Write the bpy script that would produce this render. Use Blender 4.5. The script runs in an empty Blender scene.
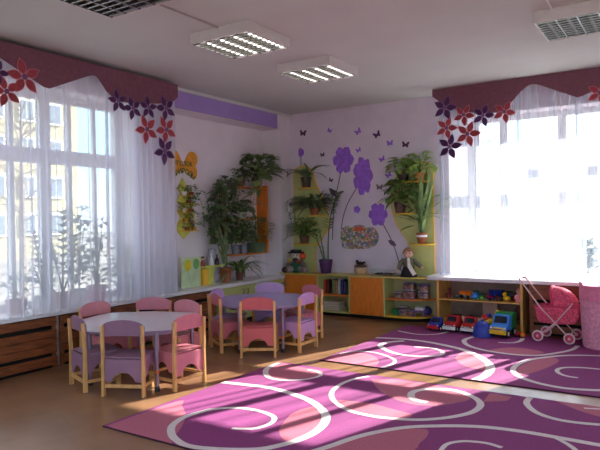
import bpy, bmesh, math, random
from mathutils import Matrix, Vector, Euler
PI = math.pi
scene = bpy.context.scene
COL = scene.collection

# ------------------------------------------------------------------ camera
FPX = 599.0
CAM = Vector((5.156, -7.668, 1.40))
_yaw, _pitch, _roll = math.radians(33.07), -math.atan(5.5 / FPX), math.atan(0.0168)
_F = Vector((-math.sin(_yaw) * math.cos(_pitch), math.cos(_yaw) * math.cos(_pitch), math.sin(_pitch)))
_r = Vector((math.cos(_yaw), math.sin(_yaw), 0)); _u = _r.cross(_F)
_R = _r * math.cos(_roll) - _u * math.sin(_roll); _U = _r * math.sin(_roll) + _u * math.cos(_roll)
cam_d = bpy.data.cameras.new('camera'); cam = bpy.data.objects.new('camera', cam_d); COL.objects.link(cam)
cam_d.sensor_width = 36; cam_d.lens = 36 * FPX / 600; cam_d.clip_start = 0.05; cam_d.clip_end = 500
cam.matrix_world = Matrix(((_R.x, _U.x, -_F.x, CAM.x), (_R.y, _U.y, -_F.y, CAM.y), (_R.z, _U.z, -_F.z, CAM.z), (0, 0, 0, 1)))
scene.camera = cam

def _on(px, py, ax, val):
    d = _R * ((px - 300) / FPX) - _U * ((py - 225) / FPX) + _F
    return CAM + d * ((val - CAM[ax]) / d[ax])
def fl(px, py, z=0.0): return _on(px, py, 2, z)      # a point of the floor (or a level plane)
def lw(px, py, x): return _on(px, py, 0, x)          # a point of a plane parallel to the left wall
def bw(px, py, y): return _on(px, py, 1, y)          # a point of a plane parallel to the back wall

XL, YB, ZC = -0.09, 0.14, 3.04
XN = XL - 0.33

# ------------------------------------------------------------------ materials
def lin(c):
    o = []
    for v in c[:3]:
        v = v / 255.0
        o.append(v / 12.92 if v <= 0.04045 else ((v + 0.055) / 1.055) ** 2.4)
    return (*o, 1.0)
_mats = {}
def mat(name, col, rough=0.6, metal=0.0, var=0.06, scale=12.0, spec=0.5, bump=0.0, bscale=60.0, trans=0.0, stretch=None):
    if name in _mats: return _mats[name]
    m = bpy.data.materials.new(name); m.use_nodes = True; _mats[name] = m
    nt = m.node_tree; b = nt.nodes['Principled BSDF']
    b.inputs['Roughness'].default_value = rough; b.inputs['Metallic'].default_value = metal
    b.inputs['Specular IOR Level'].default_value = spec
    tc = nt.nodes.new('ShaderNodeTexCoord'); no = nt.nodes.new('ShaderNodeTexNoise')
    no.inputs['Scale'].default_value = scale; no.inputs['Detail'].default_value = 3
    src = tc.outputs['Object']
    if stretch:
        mp = nt.nodes.new('ShaderNodeMapping'); mp.inputs['Scale'].default_value = stretch
        nt.links.new(src, mp.inputs['Vector']); src = mp.outputs['Vector']
    nt.links.new(src, no.inputs['Vector'])
    rp = nt.nodes.new('ShaderNodeValToRGB'); c = lin(col)
    rp.color_ramp.elements[0].position = 0.3; rp.color_ramp.elements[1].position = 0.7
    rp.color_ramp.elements[0].color = tuple(max(0, x * (1 - 2 * var)) for x in c[:3]) + (1,)
    rp.color_ramp.elements[1].color = tuple(min(1, x * (1 + 2 * var)) for x in c[:3]) + (1,)
    nt.links.new(no.outputs['Fac'], rp.inputs['Fac']); nt.links.new(rp.outputs['Color'], b.inputs['Base Color'])
    if bump:
        n2 = nt.nodes.new('ShaderNodeTexNoise'); n2.inputs['Scale'].default_value = bscale
        nt.links.new(src, n2.inputs['Vector'])
        bp = nt.nodes.new('ShaderNodeBump'); bp.inputs['Strength'].default_value = bump; bp.inputs['Distance'].default_value = 0.01
        nt.links.new(n2.outputs['Fac'], bp.inputs['Height']); nt.links.new(bp.outputs['Normal'], b.inputs['Normal'])
    if trans: b.inputs['Transmission Weight'].default_value = trans
    return m
def emit(name, col, s):
    m = bpy.data.materials.new(name); m.use_nodes = True; nt = m.node_tree; b = nt.nodes['Principled BSDF']
    b.inputs['Base Color'].default_value = lin(col); b.inputs['Emission Color'].default_value = lin(col); b.inputs['Emission Strength'].default_value = s
    return m
def sheer(name, col, opac, lo=0.08, hi=0.10):
    m = bpy.data.materials.new(name); m.use_nodes = True; nt = m.node_tree; nt.nodes.clear()
    out = nt.nodes.new('ShaderNodeOutputMaterial'); mx = nt.nodes.new('ShaderNodeMixShader'); m2 = nt.nodes.new('ShaderNodeMixShader')
    tp = nt.nodes.new('ShaderNodeBsdfTransparent'); df = nt.nodes.new('ShaderNodeBsdfDiffuse'); tl = nt.nodes.new('ShaderNodeBsdfTranslucent')
    df.inputs['Color'].default_value = lin(col); tl.inputs['Color'].default_value = lin(col); m2.inputs[0].default_value = 0.5
    tc = nt.nodes.new('ShaderNodeTexCoord'); no = nt.nodes.new('ShaderNodeTexNoise'); mp = nt.nodes.new('ShaderNodeMapping')
    mp.inputs['Scale'].default_value = (8, 8, 0.2); no.inputs['Scale'].default_value = 1.0; no.inputs['Detail'].default_value = 4
    nt.links.new(tc.outputs['Object'], mp.inputs['Vector']); nt.links.new(mp.outputs['Vector'], no.inputs['Vector'])
    mr = nt.nodes.new('ShaderNodeMapRange'); mr.inputs['From Min'].default_value = 0.3; mr.inputs['From Max'].default_value = 0.7
    mr.inputs['To Min'].default_value = opac - lo; mr.inputs['To Max'].default_value = opac + hi
    nt.links.new(no.outputs['Fac'], mr.inputs['Value']); nt.links.new(mr.outputs['Result'], mx.inputs[0])
    nt.links.new(tp.outputs[0], mx.inputs[1]); nt.links.new(m2.outputs[0], mx.inputs[2])
    nt.links.new(df.outputs[0], m2.inputs[1]); nt.links.new(tl.outputs[0], m2.inputs[2]); nt.links.new(mx.outputs[0], out.inputs[0])
    return m
def clear_glass(name, tint=(250, 252, 252), gloss=0.05):
    m = bpy.data.materials.new(name); m.use_nodes = True; nt = m.node_tree; nt.nodes.clear()
    out = nt.nodes.new('ShaderNodeOutputMaterial'); mx = nt.nodes.new('ShaderNodeMixShader')
    tp = nt.nodes.new('ShaderNodeBsdfTransparent'); gl = nt.nodes.new('ShaderNodeBsdfGlossy')
    tp.inputs['Color'].default_value = lin(tint); gl.inputs['Roughness'].default_value = 0.03; mx.inputs[0].default_value = gloss
    nt.links.new(tp.outputs[0], mx.inputs[1]); nt.links.new(gl.outputs[0], mx.inputs[2]); nt.links.new(mx.outputs[0], out.inputs[0])
    return m
def leafmat(name, col, var=0.25):
    m = mat(name, col, 0.45, var=var, scale=9)
    b = m.node_tree.nodes['Principled BSDF']; b.inputs['Transmission Weight'].default_value = 0.0
    return m
def cells(name, cols, scale, rough=0.6):
    # mosaic of small coloured cells
    m = bpy.data.materials.new(name); m.use_nodes = True; nt = m.node_tree; b = nt.nodes['Principled BSDF']; b.inputs['Roughness'].default_value = rough
    tc = nt.nodes.new('ShaderNodeTexCoord'); vo = nt.nodes.new('ShaderNodeTexVoronoi'); vo.inputs['Scale'].default_value = scale
    nt.links.new(tc.outputs['Object'], vo.inputs['Vector'])
    sp = nt.nodes.new('ShaderNodeSeparateColor'); nt.links.new(vo.outputs['Color'], sp.inputs[0])
    rp = nt.nodes.new('ShaderNodeValToRGB'); rp.color_ramp.interpolation = 'CONSTANT'
    el = rp.color_ramp.elements
    while len(el) < len(cols): el.new(0.5)
    for i, c in enumerate(cols): el[i].position = i / len(cols); el[i].color = lin(c)
    nt.links.new(sp.outputs[0], rp.inputs['Fac']); nt.links.new(rp.outputs['Color'], b.inputs['Base Color'])
    return m

# ------------------------------------------------------------------ mesh builder
class MB:
    def __init__(s, M=None): s.v, s.f, s.m, s.T = [], [], [], (M or Matrix.Identity(4))
    def add(s, vs, fs, mi=0):
        k = len(s.v); s.v += [s.T @ Vector(p) for p in vs]
        for f in fs: s.f.append([i + k for i in f]); s.m.append(mi)
        return s
    def box(s, a, b, mi=0):
        (x0, y0, z0), (x1, y1, z1) = a, b
        return s.add([(x0,y0,z0),(x1,y0,z0),(x1,y1,z0),(x0,y1,z0),(x0,y0,z1),(x1,y0,z1),(x1,y1,z1),(x0,y1,z1)],
                     [(0,3,2,1),(4,5,6,7),(0,1,5,4),(1,2,6,5),(2,3,7,6),(3,0,4,7)], mi)
    def cbox(s, c, d, mi=0, rot=(0, 0, 0)):
        R = Euler(rot).to_matrix(); vs = []
        for z in (-1, 1):
            for x, y in ((-1,-1),(1,-1),(1,1),(-1,1)): vs.append(Vector(c) + R @ Vector((x*d[0]/2, y*d[1]/2, z*d[2]/2)))
        return s.add(vs, [(0,3,2,1),(4,5,6,7),(0,1,5,4),(1,2,6,5),(2,3,7,6),(3,0,4,7)], mi)
    def tube(s, pts, r, n=8, mi=0, caps=True, closed=False):
        P = [Vector(p) for p in pts]; N = len(P); rs = r if isinstance(r, (list, tuple)) else [r] * N
        vs, fs, prev = [], [], None
        for i in range(N):
            if closed: t = P[(i+1) % N] - P[i-1]
            else: t = P[min(i+1, N-1)] - P[max(i-1, 0)]
            t.normalize()
            if prev is None:
                a = Vector((0,0,1)) if abs(t.z) < 0.9 else Vector((1,0,0)); u = t.cross(a).normalized()
            else:
                u = prev - t * prev.dot(t); u.normalize()
            prev = u; w = t.cross(u)
            for k in range(n):
                an = 2*PI*k/n; vs.append(P[i] + (u*math.cos(an) + w*math.sin(an)) * rs[i])
        for i in range(N if closed else N-1):
            j = (i+1) % N
            for k in range(n): fs.append((i*n+k, i*n+(k+1)%n, j*n+(k+1)%n, j*n+k))
        if caps and not closed: fs += [tuple(range(n))[::-1], tuple((N-1)*n+k for k in range(n))]
        return s.add(vs, fs, mi)
    def lathe(s, prof, n=20, mi=0, c=(0,0,0), sx=1, sy=1):
        vs, fs = [], []
        for r, z in prof:
            for k in range(n):
                a = 2*PI*k/n; vs.append((c[0]+r*math.cos(a)*sx, c[1]+r*math.sin(a)*sy, c[2]+z))
        for i in range(len(prof)-1):
            for k in range(n): fs.append((i*n+k, i*n+(k+1)%n, (i+1)*n+(k+1)%n, (i+1)*n+k))
        if prof[0][0] > 1e-5: fs.append(tuple(range(n))[::-1])
        if prof[-1][0] > 1e-5: fs.append(tuple((len(prof)-1)*n+k for k in range(n)))
        return s.add(vs, fs, mi)
    def ball(s, c, r, n=12, mi=0, rot=(0,0,0)):
        rr = r if isinstance(r, (list, tuple)) else (r, r, r); R = Euler(rot).to_matrix(); vs, fs = [], []; h = max(4, n//2+1)
        for i in range(h+1):
            p = PI*i/h
            for k in range(n):
                a = 2*PI*k/n
                vs.append(Vector(c) + R @ Vector((rr[0]*math.sin(p)*math.cos(a), rr[1]*math.sin(p)*math.sin(a), -rr[2]*math.cos(p))))
        for i in range(h):
            for k in range(n): fs.append((i*n+k, i*n+(k+1)%n, (i+1)*n+(k+1)%n, (i+1)*n+k))
        return s.add(vs, fs, mi)
    def prism(s, poly, h0, h1, ax='z', mi=0):
        f = {'z': lambda u, v, h: (u, v, h), 'y': lambda u, v, h: (u, h, v), 'x': lambda u, v, h: (h, u, v)}[ax]; n = len(poly)
        vs = [f(u, v, h0) for u, v in poly] + [f(u, v, h1) for u, v in poly]
        return s.add(vs, [tuple(range(n))[::-1], tuple(range(n, 2*n))] + [(i, (i+1)%n, n+(i+1)%n, n+i) for i in range(n)], mi)
    def leaf(s, base, d, L, W, droop=0.5, mi=0, n=4, shape=0, fold=0.25):
        # one leaf blade: tapering strip, bent by gravity, slightly folded along the midrib
        p = Vector(base); d = Vector(d).normalized(); vs, fs = [], []
        for i in range(n+1):
            t = i/n
            w = W*0.5*((math.sin(PI*min(1, t**0.75))**0.8) if shape == 0 else (1-t)**0.5*min(1, 0.5+t*3))
            sd = d.cross(Vector((0,0,1)))
            if sd.length < 1e-3: sd = Vector((1,0,0))
            sd.normalize(); up = sd.cross(d)
            vs += [p - sd*w + up*w*fold, p, p + sd*w + up*w*fold]
            p = p + d*(L/n); d = (d + Vector((0,0,-1))*droop/n).normalized()
        for i in range(n):
            a = 3*i; fs += [(a, a+1, a+4, a+3), (a+1, a+2, a+5, a+4)]
        return s.add(vs, fs, mi)
    def sheet(s, fn, nu, nv, mi=0):
        vs = [fn(i/nu, j/nv) for j in range(nv+1) for i in range(nu+1)]; w = nu+1
        return s.add(vs, [(j*w+i, j*w+i+1, (j+1)*w+i+1, (j+1)*w+i) for j in range(nv) for i in range(nu)], mi)
    def build(s, name, mats, parent=None, bevel=0.0, seg=2, sharp=40, base=False):
        me = bpy.data.meshes.new(name); off = Vector((0,0,0))
        if base:
            lo = [min(v[k] for v in s.v) for k in range(3)]; hi = [max(v[k] for v in s.v) for k in range(3)]
            off = Vector(((lo[0]+hi[0])/2, (lo[1]+hi[1])/2, lo[2]))
        me.from_pydata([tuple(v - off) for v in s.v], [], s.f)
        if not isinstance(mats, (list, tuple)): mats = [mats]
        for m in mats: me.materials.append(m)
        me.polygons.foreach_set('material_index', s.m)
        bm = bmesh.new(); bm.from_mesh(me); bmesh.ops.recalc_face_normals(bm, faces=bm.faces); bm.to_mesh(me); bm.free()
        me.polygons.foreach_set('use_smooth', [True] * len(me.polygons))
        try: me.set_sharp_from_angle(angle=math.radians(sharp))
        except Exception: pass
        me.update()
        o = bpy.data.objects.new(name, me); COL.objects.link(o); o.location = off
        if parent: o.parent = parent
        if bevel:
            md = o.modifiers.new('bevel', 'BEVEL'); md.width = bevel; md.segments = seg; md.limit_method = 'ANGLE'; md.angle_limit = math.radians(40)
        return o

def tag(o, label, cat, group=None):
    o['label'] = label; o['category'] = cat
    if group: o['group'] = group
    return o
def thing(name, label, cat, loc=(0,0,0), rz=0.0, group=None):
    o = bpy.data.objects.new(name, None); COL.objects.link(o); o.empty_display_size = 0.05
    o.location = loc; o.rotation_euler = (0, 0, rz)
    return tag(o, label, cat, group)
def one(name, mb, mats, label, cat, group=None, **k):
    return tag(mb.build(name, mats, base=True, **k), label, cat, group)
def struct(name, mb, mats, label=None, cat='wall', **k):
    o = mb.build(name, mats, **k); o['kind'] = 'structure'
    o['label'] = label or name.replace('_', ' '); o['category'] = cat
    return o
def dup(root, loc, rz, label, group=None, swap=None):
    # a copy of a thing with copies of its parts and sub-parts; swap exchanges materials
    def cp(o, parent):
        c = o.copy()
        if o.data and swap:
            c.data = o.data.copy()
            for i, m in enumerate(c.data.materials):
                if m in swap: c.data.materials[i] = swap[m]
        COL.objects.link(c)
        if parent: c.parent = parent
        for ch in o.children: cp(ch, c)
        return c
    r = cp(root, None); r.location = loc; r.rotation_euler = (0, 0, rz); r['label'] = label
    if group: r['group'] = group
    return r
def sub(o, label): o['label'] = label; return o
# ------------------------------------------------------------------ palette
M_floor = mat('brown_linoleum', (156, 116, 86), 0.22, var=0.05, scale=3, spec=0.5)
M_ceil = mat('ceiling_paint', (208, 212, 207), 0.9, var=0.015, scale=2)
M_wall = mat('pale_lilac_wall', (234, 226, 232), 0.85, var=0.02, scale=4)
M_wallb = mat('lilac_wall', (220, 210, 222), 0.85, var=0.025, scale=4)
M_beam = mat('lavender_paint', (166, 140, 206), 0.8, var=0.03, scale=5)
M_white = mat('white_gloss_paint', (236, 234, 236), 0.35, var=0.02)
M_sillw = mat('white_sill_paint', (232, 228, 230), 0.4, var=0.02)
M_slat = mat('reddish_brown_wood', (140, 78, 42), 0.5, var=0.22, scale=5, stretch=(1.5, 1.5, 14))
M_dark = mat('dark_gap', (22, 15, 12), 0.9)
M_beech = mat('beech_wood', (222, 172, 108), 0.45, var=0.1, scale=8, stretch=(6, 6, 1))
M_ywood = mat('yellow_wood', (214, 164, 84), 0.5, var=0.08, scale=8)
M_orange = mat('orange_board', (226, 128, 40), 0.5, var=0.06, scale=6, stretch=(5, 5, 1))
M_greenb = mat('lime_board', (198, 204, 130), 0.55, var=0.03)
M_greenp = mat('green_panel', (196, 200, 128), 0.6, var=0.03)
M_yedge = mat('yellow_edge', (240, 190, 50), 0.5, var=0.03)
M_inner = mat('shelf_inside', (186, 180, 130), 0.7, var=0.03)
M_black = mat('black_plastic', (24, 24, 26), 0.5)
M_chrome = mat('chrome', (205, 205, 210), 0.2, 1.0, var=0.02)
M_grey = mat('grey_plastic', (128, 126, 132), 0.5)
M_terra = mat('terracotta', (160, 92, 58), 0.75, var=0.1)
M_soil = mat('potting_soil', (44, 32, 24), 0.95, var=0.3, scale=60)
M_snow = mat('thawing_yard', (112, 110, 106), 0.8, var=0.25, scale=0.4)
M_glass = clear_glass('window_glass')

# ------------------------------------------------------------------ room shell
XR, YF = 7.6, -10.4
struct('floor', MB().box((-0.62, YF-0.2, -0.12), (XR+0.2, 0.62, 0)), M_floor, 'brown glossy linoleum floor', 'floor')
struct('ceiling', MB().box((-0.62, YF-0.2, ZC), (XR+0.2, 0.62, ZC+0.15)), M_ceil, 'pale ceiling', 'ceiling')
# left wall: two window openings and a shallow niche, wall 0.5 m thick
XO = -0.56
W1 = (-5.60, -2.96, 0.56, 2.74)      # window opening y0, y1, z0, z1
W3 = (-9.2, -6.6, 0.56, 2.74)  # out-of-view opening, put in to let more daylight inside
NI = (-2.62, -0.12, 0.56, 2.79)      # niche
w = MB()
w.box((XO, YF, 0), (XL, YB+0.48, 0.51)); w.box((XO, YF, W1[3]), (XL, W1[1], ZC)); w.box((XO, W1[1], NI[3]), (XL, YB+0.48, ZC))
w.box((XO, YF, 0.5565), (XL, W3[0], W3[3])); w.box((XO, W3[1], 0.5565), (XL, W1[0], W1[3])); w.box((XO, W1[1], 0.5565), (XL, NI[0], NI[3]))
w.box((XO, NI[1], 0.5565), (XL, YB+0.48, NI[3])); w.box((XO, NI[0], 0.5565), (XL-0.33, NI[1], NI[3]))
struct('wall_left', w, M_wall, 'pale lilac left wall with a planted niche')
struct('trim_1', MB().box((XL, NI[0], NI[3]), (XL+0.012, -0.21, 3.0)), M_beam, 'lavender painted beam over the niche', 'trim')
struct('trim_2', MB().box((XL, YF, 3.0), (XL+0.035, YB, ZC)), M_ceil, 'white cornice of the left wall', 'trim', bevel=0.006)
# back wall with a splayed window opening
W2 = (2.46, 5.15, 0.60, 2.72); YO = 0.58
w = MB()
w.box((XL, YB, 0), (W2[0], YO, ZC)); w.box((W2[1], YB, 0), (XR, YO, ZC)); w.box((W2[0], YB, 0), (W2[1], YO, W2[2])); w.box((W2[0], YB, W2[3]), (W2[1], YO, ZC))
struct('wall_back', w, M_wallb, 'lilac back wall with flower stickers')
j = MB()
j.prism([(W2[0], YB+0.001), (W2[0]+0.26, YO-0.18), (W2[0]+0.26, YO), (W2[0], YO)], W2[2], W2[3])
j.prism([(W2[1], YB+0.001), (W2[1], YO), (W2[1]-0.2, YO), (W2[1]-0.2, YO-0.18)], W2[2], W2[3])
struct('trim_3', j, M_white, 'white splayed reveals of the back window', 'trim')
W7 = (-9.4, -3.8, 0.7, 2.8)  # unseen opening of the right wall, added for fill light
w = MB(); w.box((XR, YF, 0), (XR+0.2, W7[0], ZC)); w.box((XR, W7[1], 0), (XR+0.2, YO, ZC)); w.box((XR, W7[0], 0), (XR+0.2, W7[1], W7[2])); w.box((XR, W7[0], W7[3]), (XR+0.2, W7[1], ZC))
struct('wall_right', w, M_wall)
W6 = (0.6, 6.9, 0.7, 2.8)            # unseen wide window behind the camera, added to brighten the room
w = MB(); w.box((XO, YF-0.2, 0), (W6[0], YF, ZC)); w.box((W6[1], YF-0.2, 0), (XR+0.2, YF, ZC)); w.box((W6[0], YF-0.2, 0), (W6[1], YF, W6[2])); w.box((W6[0], YF-0.2, W6[3]), (W6[1], YF, ZC))
struct('wall_front', w, M_wall)

def window(n, label, P, u0, u1, z0, z1, posts, transoms, d0, d1, thin):
    # P(u, d, z): opening coordinates -> world; posts = [(u, width)], d0..d1 the frame's depth range
    def bx(mb, ua, ub, za, zb, da=d0, db=d1):
        a, b = P(ua, da, za), P(ub, db, zb)
        mb.box(tuple(min(a[k], b[k]) for k in range(3)), tuple(max(a[k], b[k]) for k in range(3)))
    r = bpy.data.objects.new('window_%d' % n, None); COL.objects.link(r); r['kind'] = 'structure'; r['label'] = label; r['category'] = 'window'
    f = MB(); t = 0.07
    bx(f, u0, u1, z0, z0+t); bx(f, u0, u1, z1-t, z1); bx(f, u0, u0+t, z0+t, z1-t); bx(f, u1-t, u1, z0+t, z1-t)
    f.build('window_frame', M_white, r, bevel=0.006)
    zs = [z0+t] + [q for a, b in transoms for q in (a, b)] + [z1-t]
    for a, b in transoms:
        m = MB(); bx(m, u0+t, u1-t, a, b); m.build('transom', M_white, r, bevel=0.006)
    for u, wd in posts:
        m = MB()
        for k in range(0, len(zs), 2): bx(m, u-wd/2, u+wd/2, zs[k], zs[k+1])
        m.build('mullion', M_white, r, bevel=0.006)
    for u, wd in thin:
        m = MB()
        for k in range(0, len(zs), 2): bx(m, u-wd/2, u+wd/2, zs[k], zs[k+1], d0+(d1-d0)*0.2, d0+(d1-d0)*0.8)
        m.build('glazing_bar', M_white, r, bevel=0.004)
    us = sorted([u0+t] + [q for u, wd in posts for q in (u-wd/2, u+wd/2)] + [u1-t])
    dm = (d0+d1)/2
    for i in range(0, len(us), 2):
        for k in range(0, len(zs), 2):
            g = MB(); bx(g, us[i], us[i+1], zs[k], zs[k+1], dm-0.003, dm+0.003); g.build('glass_pane', M_glass, r)
    return r
PLW = lambda u, d, z: (XL - d, u, z)
PBW = lambda u, d, z: (u, YB + d, z)
window(1, 'white framed window behind the left sheer curtain', PLW, W1[0], W1[1], W1[2], W1[3], [(-3.92, 0.12), (-4.72, 0.12)], [(2.02, 2.17)], 0.30, 0.38, [(-3.62, 0.045), (-3.30, 0.04), (-4.28, 0.045)])
window(2, 'white framed window behind the right sheer curtain', PBW, W2[0]+0.26, W2[1]-0.2, W2[2], W2[3], [(3.10, 0.10), (3.82, 0.10), (4.46, 0.08)], [(1.88, 2.0)], 0.30, 0.38, [])
window(3, 'unseen second window added to the left wall for daylight', PLW, W3[0], W3[1], W3[2], W3[3], [(-7.5, 0.1), (-8.35, 0.1)], [(2.02, 2.15)], 0.30, 0.38, [])
window(7, 'unseen wide window added to the right wall for fill light', lambda u, d, z: (XR + d, u, z), W7[0], W7[1], W7[2], W7[3], [(-7.8, 0.1), (-6.2, 0.1)], [(2.1, 2.2)], 0.06, 0.14, [])
window(6, 'unseen wide window added behind the camera for fill light', lambda u, d, z: (u, YF - d, z), W6[0], W6[1], W6[2], W6[3], [(2.1, 0.1), (3.7, 0.1), (5.3, 0.1)], [(2.1, 2.2)], 0.06, 0.14, [])
struct('window_4', MB().prism([(XO, -10.0), (0.02, -10.0), (0.02, -0.215), (XL-0.002, -0.215), (XL-0.002, -0.12), (XO, -0.12)], 0.51, 0.556), M_sillw, 'long white window sill along the left wall', 'window sill', bevel=0.008)
struct('window_5', MB().prism([(2.29, -0.30), (2.33, -0.38), (5.6, -0.38), (5.6, YB), (W2[1], YB), (W2[1], YB+0.3), (W2[0], YB+0.3), (W2[0], YB), (2.29, YB)], 0.60, 0.645), M_sillw, 'white sill of the right window', 'window sill', bevel=0.008)

# ------------------------------------------------------------------ outside
struct('ground', MB().box((-140, -60, -1.25), (90, 140, -1.2)), M_snow, 'half-thawed yard outside', 'ground')
def building(x, label):
    b = thing('apartment_building', label, 'building', (0, 0, 0))
    e = lw(77, 150, x).y
    MB().box((x-14, e-46, -1.2), (x, e, 16)).build('wall', mat('yellow_plaster', (176, 168, 134), 0.9, var=0.04, scale=0.5), b)
    MB().box((x-14.4, e-46.4, 16), (x+0.5, e+0.4, 16.5)).build('roof', M_grey, b)
    dy = lw(56, 188, x).y - lw(28, 188, x).y; dz = (lw(28, 187, x).z - lw(28, 225, x).z)
    y0, z0 = lw(28, 206, x).y, lw(28, 224.5, x).z
    gm = mat('far_window_glass', (120, 134, 146), 0.15, var=0.1); wm = mat('far_window_frame', (244, 244, 240), 0.6)
    for r in range(0, 5):
        for c in range(-6, 2):
            yy, zz = y0 + c*dy, z0 + r*dz
            if yy + 1 > e or zz + 1 > 15.8: continue
            f = MB().box((x, yy-0.62, zz-0.85), (x+0.12, yy+0.62, zz+0.85)).build('window', wm, b)
            g = MB().box((x+0.12, yy-0.50, zz-0.72), (x+0.14, yy-0.05, zz+0.7)).box((x+0.12, yy+0.05, zz-0.72), (x+0.14, yy+0.50, zz+0.7)).build('pane', gm, f)
building(-37.0, 'pale yellow apartment block seen through the left window')
hb = MB()
random.seed(5)
hp = [(-130, -1.3)] + [(-130 + i*5, 6 + 3*math.sin(i*0.9) + random.uniform(-1, 1)) for i in range(19)] + [(-30, -1.3)]
hb.prism(hp, 118, 128, 'y'); struct('hills', hb, mat('hazy_wood', (124, 122, 118), 0.95, var=0.15, scale=0.3), 'hazy wooded rise beyond the yard', 'hills')
def bare_tree(loc, h, seed, label):
    random.seed(seed); r = thing('bare_tree', label, 'tree', loc, 0)
    bm_ = mat('grey_bark', (120, 108, 98), 0.9, var=0.2)
    MB().tube([(0,0,0), (0.05,0,h*0.4), (0,0.05,h*0.8)], [0.13, 0.09, 0.03], 7).build('trunk', bm_, r)
    t = MB()
    for i in range(34):
        z = h*random.uniform(0.3, 0.8); a = random.uniform(0, 2*PI); L = h*random.uniform(0.2, 0.42)*(1.15 - z/h)
        p = Vector((0, 0, z)); d = Vector((math.cos(a), math.sin(a), random.uniform(0.4, 1))).normalized(); q = p + d*L*0.5; e = q + (d + Vector((0,0,-0.35)))*L*0.5
        t.tube([p, q, e], [0.03, 0.018, 0.006], 5)
        for k in range(4):
            s0 = p.lerp(e, random.uniform(0.3, 0.95)); d2 = (d + Vector((random.uniform(-1,1), random.uniform(-1,1), random.uniform(-0.5,0.6)))).normalized()
            t.tube([s0, s0 + d2*L*0.35], [0.01, 0.004], 4)
    t.build('branches', bm_, r)
pt = lw(22, 230, -14); bare_tree((pt.x, pt.y, -1.2), 8.5, 3, 'bare tree in front of the yellow block beyond the left window')
pt = bw(470, 240, 16); bare_tree((pt.x, pt.y, -1.2), 7.5, 8, 'bare tree in the yard beyond the right window')
def bush(px, py, y, rad, h, seed, label, col):
    random.seed(seed); p = bw(px, py, y); r = MB()
    for i in range(420):
        a, t, q = random.uniform(0, 2*PI), random.uniform(0, 1), random.uniform(0.3, 1)
        b = Vector((math.cos(a)*rad*q*math.sin(PI*(0.15+0.8*t)), math.sin(a)*rad*q*0.7*math.sin(PI*(0.15+0.8*t)), t*h))
        r.leaf(b, (math.cos(a), math.sin(a), random.uniform(-0.2, 1)), 0.34, 0.2, 0.4, n=2)
    for i in range(7):
        a = i*0.9; r.tube([(0,0,0), (math.cos(a)*rad*0.4, math.sin(a)*rad*0.3, h*0.7)], [0.04, 0.015], 5)
    o = r.build('bush', leafmat('bush_' + str(seed), col)); o.location = (p.x, p.y, -1.2); tag(o, label, 'bush')
bush(578, 268, 12, 1.0, 1.9, 21, 'dark grey green bush outside the right window', (104, 116, 96))
g = bw(506, 264, 14)
ph = thing('play_shed', 'low lime yellow play shed outside the right window', 'shed', (g.x, g.y, -1.2))
MB().box((-0.75, -0.6, 0), (0.75, 0.6, 1.1)).build('body', mat('lime_paint', (206, 214, 84), 0.6), ph)
MB().prism([(-0.9, 1.1), (0.9, 1.1), (0, 1.55)], -0.7, 0.7, 'y').build('roof', mat('snowy_roof', (236, 240, 226), 0.8), ph)

# ------------------------------------------------------------------ curtains and valances
M_sheer1 = sheer('sheer_voile', (234, 236, 252), 0.55)
M_sheer2 = sheer('sheer_voile_right', (212, 222, 238), 0.27, 0.20, 0.30)
def curtain(a, b, z0, z1, ax, depth, seed, pleat):
    random.seed(seed); pts = []; s = a; ph_ = 0
    while s < b:
        p = pleat*random.uniform(0.55, 1.6); amp = random.uniform(0.05, 0.30)*p; bb = random.uniform(0.35, 0.95)*depth
        if random.random() < 0.3: amp *= 1.7
        for k in range(12):
            t = k/12; pts.append((s + p*t + amp*math.sin(2*PI*t), bb*math.sin(2*PI*t + 0.6*math.sin(2*PI*t))))
        s += p
    mb = MB(); n = len(pts)-1; ph2 = [random.uniform(0, 6) for _ in range(4)]
    def fn(u, v):
        q, d = pts[min(n, int(round(u*n)))]
        z = z0 + (z1-z0)*v + (1-v)*0.006*math.sin(q*9+ph2[0])
        sp = 0.5 + 0.5*(1-v)
        q2 = q + 0.012*(1-v)*math.sin(3*v+q*5+ph2[1]); dd = d*sp*1.15
        return (q2, dd, z) if ax == 'y' else (dd, q2, z)
    mb.sheet(fn, n, 8); return mb
c1 = curtain(-5.75, -2.58, 0.562, 2.94, 'x', 0.032, 4, 0.105)
c1.v = [v + Vector((0.095, 0, 0)) for v in c1.v]
one('sheer_curtain', c1, M_sheer1, 'white sheer voile curtain hanging over the left window', 'curtain', sharp=180)
c2 = curtain(2.45, 5.25, 0.652, 2.98, 'y', 0.032, 11, 0.10)
c2.v = [v + Vector((0, -0.2, 0)) for v in c2.v]
one('sheer_curtain', c2, M_sheer2, 'bright white sheer voile curtain hanging over the right window', 'curtain', sharp=180)

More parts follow.
